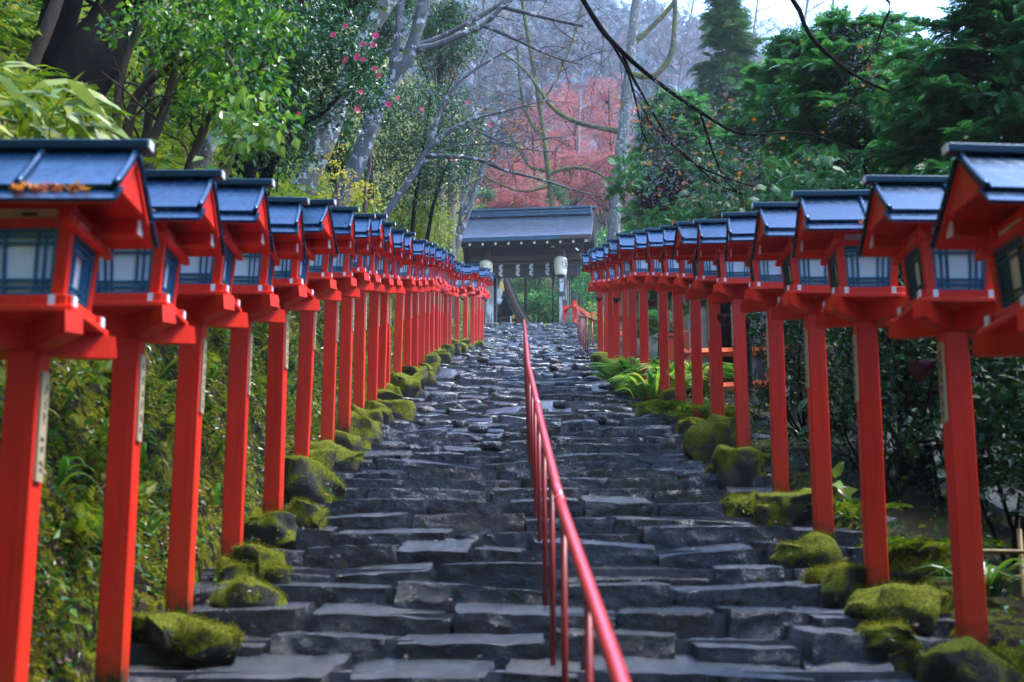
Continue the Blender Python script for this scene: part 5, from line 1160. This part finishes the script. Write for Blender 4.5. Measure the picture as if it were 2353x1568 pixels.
# ---------------------------------------------------------------- cedars on the right
def conifer(name, label, x, y, z1, R, nb, mat, T=SPRAY, size=.38, z0f=.12, per=9, group=None, lean=(0, 0), orange=0, drp=0, dry=None, profile=None, z0=None):
    g0 = float(ground(x, y)) if z0 is None else z0; H = z1 - g0; t = Plant(name, label, 'tree', (x, y, g0 - .2), group); top = np.array([x + lean[0], y + lean[1], z1])
    mb = MB(); ax = spline([t.b, t.b * .5 + top * .5 + [.06, .05, 0], top], 18); limb(mb, ax, .045 * H ** .7, .02, 10); t.part(mb, 'trunk', M['bark_cedar'], True)
    wb = MB(); fo = MB(); dd = MB(); tipp = []
    pos = []; fwd = []; upv = []; sc = []; dryf = []
    for i in range(nb):
        k = z0f + (1 - z0f) * ((i + rng.random()) / nb) ** .85; j = k * 17; j0 = min(int(j), 16); p0 = ax[j0] + (ax[j0 + 1] - ax[j0]) * (j - j0)
        rr = R * (profile(k) if profile else (1 - k) ** .62 * (1.15 - .35 * (k < .25))) * rng.uniform(.55, 1.15) + .15; a = rng.uniform(0, 2 * pi); d = np.array([cos(a), sin(a), rng.uniform(.0, .35)])
        m_ = 7; tt = np.linspace(0, 1, m_)[:, None]; q = p0 + d * rr * tt + np.array([0, 0, -.42 * rr]) * tt ** 2 + np.array([0, 0, .16 * rr]) * tt ** 4 + rng.normal(size=(m_, 3)) * .03
        if y < 46 and ((q[:, 0] < xr(q[:, 1]) + .75) & (q[:, 2] < zs(q[:, 1]) + 3.1)).any(): continue
        limb(wb, q, .012 + .012 * rr, .005, 4); n = int(per * (.5 + rr)); tq = rng.uniform(.12, 1, n) ** .8; jj = np.minimum((tq * (m_ - 1)).astype(int), m_ - 2); pp = q[jj] + (q[jj + 1] - q[jj]) * (tq * (m_ - 1) - jj)[:, None]; tg = unit(q[jj + 1] - q[jj])
        sd_ = np.cross(tg, [0, 0, 1.]); sg = rng.choice([-1, 1], n)[:, None]; fw = tg * rng.uniform(.3, 1, (n, 1)) + sd_ * sg * rng.uniform(.2, 1, (n, 1)) + rng.normal(size=(n, 3)) * .18 + np.array([0, 0, .08])
        pos.append(pp); fwd.append(fw); upv.append(np.array([0, 0, 1.]) + rng.normal(size=(n, 3)) * .3); sc.append(size * rng.uniform(.6, 1.25, n) * (1.1 - .3 * tq)); dryf.append(np.full(n, bool(dry and dry(q[-1]))))
    pos = np.vstack(pos); fwd = np.vstack(fwd); upv = np.vstack(upv); sc = np.concatenate(sc); dryf = np.concatenate(dryf); Rm = frames(unit(fwd), unit(upv)); g_ = ~dryf
    scatter(fo, T, pos[g_], Rm[g_], sc[g_]); t.part(wb, 'branches', M['bark_brown']); t.part(fo, 'crown', mat)
    if dryf.any(): scatter(dd, T, pos[dryf], Rm[dryf], sc[dryf]); t.part(dd, 'withered_spray', M['dryspray'])
    if orange:
        ii = rng.integers(0, len(pos), orange); mb = MB(); scatter(mb, STAR, pos[ii] + Rm[ii][:, :, 1] * sc[ii][:, None] * .7, frames(rdir(orange), unit(rng.normal(size=(orange, 3)) + np.array([-.4, -1, .4]))), .05 * rng.uniform(.7, 1.5, orange) * max(1, y / 20)); t.part(mb, 'caught_maple_leaves', M['maple'], kind='stuff')
    if drp:
        ii = rng.integers(0, len(pos), drp); mb = MB(); drops(mb, pos[ii] + Rm[ii][:, :, 1] * sc[ii][:, None] * .9, drp, .0042 * max(1, y / 18)); t.part(mb, 'water_drops', M['drop'], kind='stuff')
    return t
full = lambda k: .55 + .45 * sin(pi * min(k * 1.1, 1))
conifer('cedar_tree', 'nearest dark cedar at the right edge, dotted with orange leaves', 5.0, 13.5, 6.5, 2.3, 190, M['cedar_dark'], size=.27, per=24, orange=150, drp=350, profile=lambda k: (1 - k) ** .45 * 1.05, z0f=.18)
conifer('cedar_tree', 'bushy green cedar with orange leaves behind the nearest right lantern', 4.4, 17.5, 8.0, 1.75, 190, M['cedar'], size=.26, per=24, orange=190, drp=450, z0f=.3, profile=lambda k: min((1 - k) ** .5 * 1.15, .95))
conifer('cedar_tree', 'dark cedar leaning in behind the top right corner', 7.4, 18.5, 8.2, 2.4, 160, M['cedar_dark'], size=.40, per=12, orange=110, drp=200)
conifer('cedar_tree', 'broad green cedar filling the middle right above the lantern roofs', 5.3, 26.0, 11.2, 2.4, 260, M['cedar'], size=.31, per=21, orange=110, drp=500, z0f=.36, profile=lambda k: min((1 - k) ** .55 * 1.2, .85))
conifer('cedar_tree', 'feathery cedar with a withered red-brown patch right of the gate', 4.3, 34.0, 13.4, 1.9, 240, M['cedar'], size=.36, per=20, orange=30, drp=400, dry=lambda e: -1.6 < e[0] - 4.3 < -.3 and 10.1 < e[2] < 11.4 and e[1] < 34, z0f=.32, profile=lambda k: min((1 - k) ** .5 * 1.15, .9))
conifer('cedar_tree', 'drooping cedar overhanging the right end of the gate roof', 4.9, 45.0, 18.0, 2.0, 150, M['cedar'], size=.55, per=11, profile=lambda k: (1 - k) ** .6)
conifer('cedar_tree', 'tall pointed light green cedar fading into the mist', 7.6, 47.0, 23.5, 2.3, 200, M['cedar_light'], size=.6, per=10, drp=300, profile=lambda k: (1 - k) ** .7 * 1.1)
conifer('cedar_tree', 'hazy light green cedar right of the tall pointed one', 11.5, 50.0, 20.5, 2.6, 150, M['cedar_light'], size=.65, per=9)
conifer('cedar_tree', 'thick cedar whose dark trunk stands behind the eighth right lantern post', 4.6, 21.5, 9.6, 1.6, 110, M['cedar_dark'], size=.38, per=10, z0f=.5)
conifer('cedar_tree', 'feathery green cedar closing the gap under the bright sky, upper right', 7.9, 27.5, 12.6, 2.0, 190, M['cedar'], size=.36, per=16, orange=60, drp=200, profile=lambda k: (1 - k) ** .5)
# dark understorey behind the right-hand posts
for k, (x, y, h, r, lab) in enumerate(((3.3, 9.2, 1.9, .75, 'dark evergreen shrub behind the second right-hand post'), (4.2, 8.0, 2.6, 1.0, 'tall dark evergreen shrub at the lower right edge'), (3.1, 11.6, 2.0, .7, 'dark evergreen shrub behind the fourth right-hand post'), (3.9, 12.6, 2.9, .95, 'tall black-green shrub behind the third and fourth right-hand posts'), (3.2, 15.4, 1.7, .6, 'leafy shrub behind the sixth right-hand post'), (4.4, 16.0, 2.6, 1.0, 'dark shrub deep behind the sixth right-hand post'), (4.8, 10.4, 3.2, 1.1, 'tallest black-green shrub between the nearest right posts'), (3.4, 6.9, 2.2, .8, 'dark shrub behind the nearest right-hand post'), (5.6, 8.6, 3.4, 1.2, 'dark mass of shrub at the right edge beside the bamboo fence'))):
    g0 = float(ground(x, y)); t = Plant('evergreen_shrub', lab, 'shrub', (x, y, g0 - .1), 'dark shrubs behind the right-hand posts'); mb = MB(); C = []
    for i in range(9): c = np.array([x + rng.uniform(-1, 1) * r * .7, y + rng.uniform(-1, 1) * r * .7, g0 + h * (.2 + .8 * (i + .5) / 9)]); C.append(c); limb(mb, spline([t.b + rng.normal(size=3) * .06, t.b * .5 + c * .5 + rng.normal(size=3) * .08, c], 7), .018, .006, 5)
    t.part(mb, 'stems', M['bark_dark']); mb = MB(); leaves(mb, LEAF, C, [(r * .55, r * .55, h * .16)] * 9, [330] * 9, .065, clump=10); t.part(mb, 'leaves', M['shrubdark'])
for k, (x, y, r0, lab) in enumerate(((4.05, 14.3, .17, 'black trunk behind the fifth right-hand post'), (3.7, 22.5, .15, 'mossy dark trunk behind the ninth right-hand post'), (4.2, 27.5, .16, 'dark trunk among the far right-hand posts'), (5.2, 11.8, .2, 'broad black trunk in the dark at the right'))):
    g0 = float(ground(x, y)); t = Plant('dark_tree', lab, 'tree', (x, y, g0 - .2)); mb = MB(); q = spline([t.b, t.b + [.05, 0, 2], t.b + [.0, .1, 2.8], t.b + [.05, .1, 3.3]], 14); limb(mb, q, r0, r0 * .7, 10); t.part(mb, 'trunk', M['bark_dark'], True)
    mb = MB(); C = [q[-1] + rng.normal(size=3) * np.array([.8, .8, .5]) for _ in range(6)]; leaves(mb, SPRAY, C, [(.6, .6, .4)] * 6, [260] * 6, .14); t.part(mb, 'crown', M['cedar_dark'])
# grasses and herbs at the feet of the right-hand posts
def clump(name, label, x, y, n, L, mat, T=BLADE, up=.2, spread=.12):
    z = float(zs(y)) + .02; t = Plant(name, label, 'plant', (x, y, z - .05)); a = rng.uniform(0, 2 * pi, n); f = np.stack([np.cos(a), np.sin(a) - .25, np.full(n, up)], -1); p = t.b + np.stack([np.cos(a), np.sin(a), np.zeros(n)], -1) * rng.random((n, 1)) * spread + [0, 0, .03]
    mb = MB(); scatter(mb, T, p, frames(unit(f), np.tile([[0, 0, 1.]], (n, 1)) + rng.normal(size=(n, 3)) * .25), L * rng.uniform(.5, 1.15, n)); t.part(mb, 'leaves', mat); return t
clump('grass_clump', 'arching striped grass clump spilling over the steps by the far right posts', 1.98, 21.2, 300, .85, M['hakone'], spread=.36, up=.4)
clump('grass_clump', 'bright grass clump around the eleventh right-hand post', 2.05, 19.7, 170, .75, M['hakone'], spread=.35)
clump('grass_clump', 'tall yellow-green grass clump behind the tenth right-hand post', 2.45, 20.6, 220, .95, M['hakone'], spread=.45)
clump('fern_plant', 'fern beside the ninth right-hand post', 2.0, 17.6, 16, .5, M['fern'], FERN, .35)
clump('fern_plant', 'fern spreading between the seventh and eighth right-hand posts', 2.35, 16.6, 16, .55, M['fern'], FERN, .4)
clump('fern_plant', 'low fern right of the third right-hand post', 2.55, 8.9, 14, .42, M['fern'], FERN, .4)
clump('fern_plant', 'small fern right of the fourth right-hand post', 2.5, 10.3, 14, .40, M['fern'], FERN, .4)
clump('grass_clump', 'thin dark grass tuft beside the second right-hand post', 2.62, 8.0, 50, .5, M['grass'])
t = Plant('broad_leaf_plant', 'plant with large yellow-green leaves right of the fourth right-hand post', 'plant', P(1915, 1190, 9.9)); n = 9
mb = MB(); q = spline([t.b, t.b + [.02, 0, .15], t.b + [.03, 0, .3]], 5); limb(mb, q, .008, .005, 5); t.part(mb, 'stem', M['grass'])
mb = MB(); scatter(mb, (LONG[0] * np.array([3.2, 1, 2.0]), LONG[1]), q[rng.integers(1, 5, n)] + rng.normal(size=(n, 3)) * .02, frames(unit(rng.normal(size=(n, 3)) + np.array([.3, -.4, -.4])), unit(rng.normal(size=(n, 3)) * .3 + np.array([0, -1, .6]))), rng.uniform(.10, .19, n)); t.part(mb, 'leaves', M['vine'], True)
bush('green_shrub', 'bright green shrub under the vermilion fence at the top right of the steps', 'shrub', [(1375, 760), (1390, 740), (1405, 765), (1390, 790), (1380, 725)], 41, (.5, .7, .4), 260, .10, M['vine'])
x = xr(np.linspace(5, 34, 900)) + .15 + rng.random(900) ** 1.5 * 1.4; y = np.linspace(5, 34, 900); p, n_ = on_ground(x, y); q = MB(); p6 = np.repeat(p, 6, 0) + rng.normal(size=(5400, 3)) * np.array([.08, .08, .03]); scatter(q, LEAF, p6 + [0, 0, .05], frames(rdir(5400), unit(rng.normal(size=(5400, 3)) * .6 + np.array([0, -.3, 1]))), rng.uniform(.02, .06, 5400))
o = q.build('herb_leaves', M['ivy']); tag(o, 'low green herbs on the shaded ground beside the right-hand posts', 'ground cover', None, 'stuff')

# ---------------------------------------------------------------- woods all round, out of the frame, added to cut low sky light
n = 1100; a = rng.random(n); y = np.where(a < .5, rng.uniform(-40, -6, n), rng.uniform(-8, 26, n)); x = np.where(a < .5, rng.uniform(-30, 30, n), np.where(a < .82, .38 * np.maximum(y, 0) + rng.uniform(7.5, 26, n), -.40 * np.maximum(y, 0) - rng.uniform(6, 24, n)))
hgt = np.where(a < .5, rng.uniform(14, 27, n), rng.uniform(9, 20, n)); z = gh(x, y); m_ = 80; q = MB()
P_ = np.repeat(np.stack([x, y, z], -1), m_, 0); kz = rng.random(n * m_); rad = np.repeat(rng.uniform(1.2, 2.6, n), m_) * (1 - kz) ** .5; a = rng.uniform(0, 2 * pi, n * m_); P_ = P_ + np.stack([rad * np.cos(a), rad * np.sin(a), (.02 + .98 * kz) * np.repeat(hgt, m_)], -1)
scatter(q, SPRAY_LO, P_, frames(unit(np.stack([np.cos(a), np.sin(a), -.3 + 0 * a], -1) + rng.normal(size=(len(a), 3)) * .4), unit(rng.normal(size=(len(a), 3)) * .5 + np.array([0, 0, 1]))), rng.uniform(.7, 1.3, len(a)))
o = q.build('sky_blocking_woods', M['cedar_dark']); tag(o, 'unseen dark woods added around the steps to cut low sky light', 'woods', None, 'stuff')

# ---------------------------------------------------------------- far forest and air
n = 2600; y = 100 + 235 * rng.random(n) ** .8; x = rng.uniform(-.55, .75, n) * y; z = gh(x, y); hgt = rng.uniform(5, 11, n); q = MB(); m_ = 26
P_ = np.repeat(np.stack([x, y, z], -1), m_, 0); kz = rng.random(n * m_); rad = np.repeat(rng.uniform(1.4, 3.2, n), m_) * (1 - kz) ** .6; a = rng.uniform(0, 2 * pi, n * m_)
P_ = P_ + np.stack([rad * np.cos(a), rad * np.sin(a), (.15 + .85 * kz) * np.repeat(hgt, m_)], -1)
scatter(q, SPRAY_LO, P_, frames(unit(np.stack([np.cos(a), np.sin(a), -.5 + 0 * a], -1) + rng.normal(size=(len(a), 3)) * .4), unit(rng.normal(size=(len(a), 3)) * .5 + np.array([0, -.3, 1]))), rng.uniform(1.1, 2.2, len(a)))
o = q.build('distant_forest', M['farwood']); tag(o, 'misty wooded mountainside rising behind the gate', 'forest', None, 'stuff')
hm, nt, b, out = newmat('mountain_mist'); nt.nodes.remove(b); pv = nt.nodes.new('ShaderNodeVolumePrincipled'); pv.inputs['Color'].default_value = (.78, .88, 1, 1); pv.inputs['Density'].default_value = HAZE; pv.inputs['Anisotropy'].default_value = .2; nt.links.new(pv.outputs[0], out.inputs['Volume'])
mb = MB(); mb.box((0, 150, 85), (420, 400, 200)); o = mb.build('haze', hm); tag(o, kind='stuff')
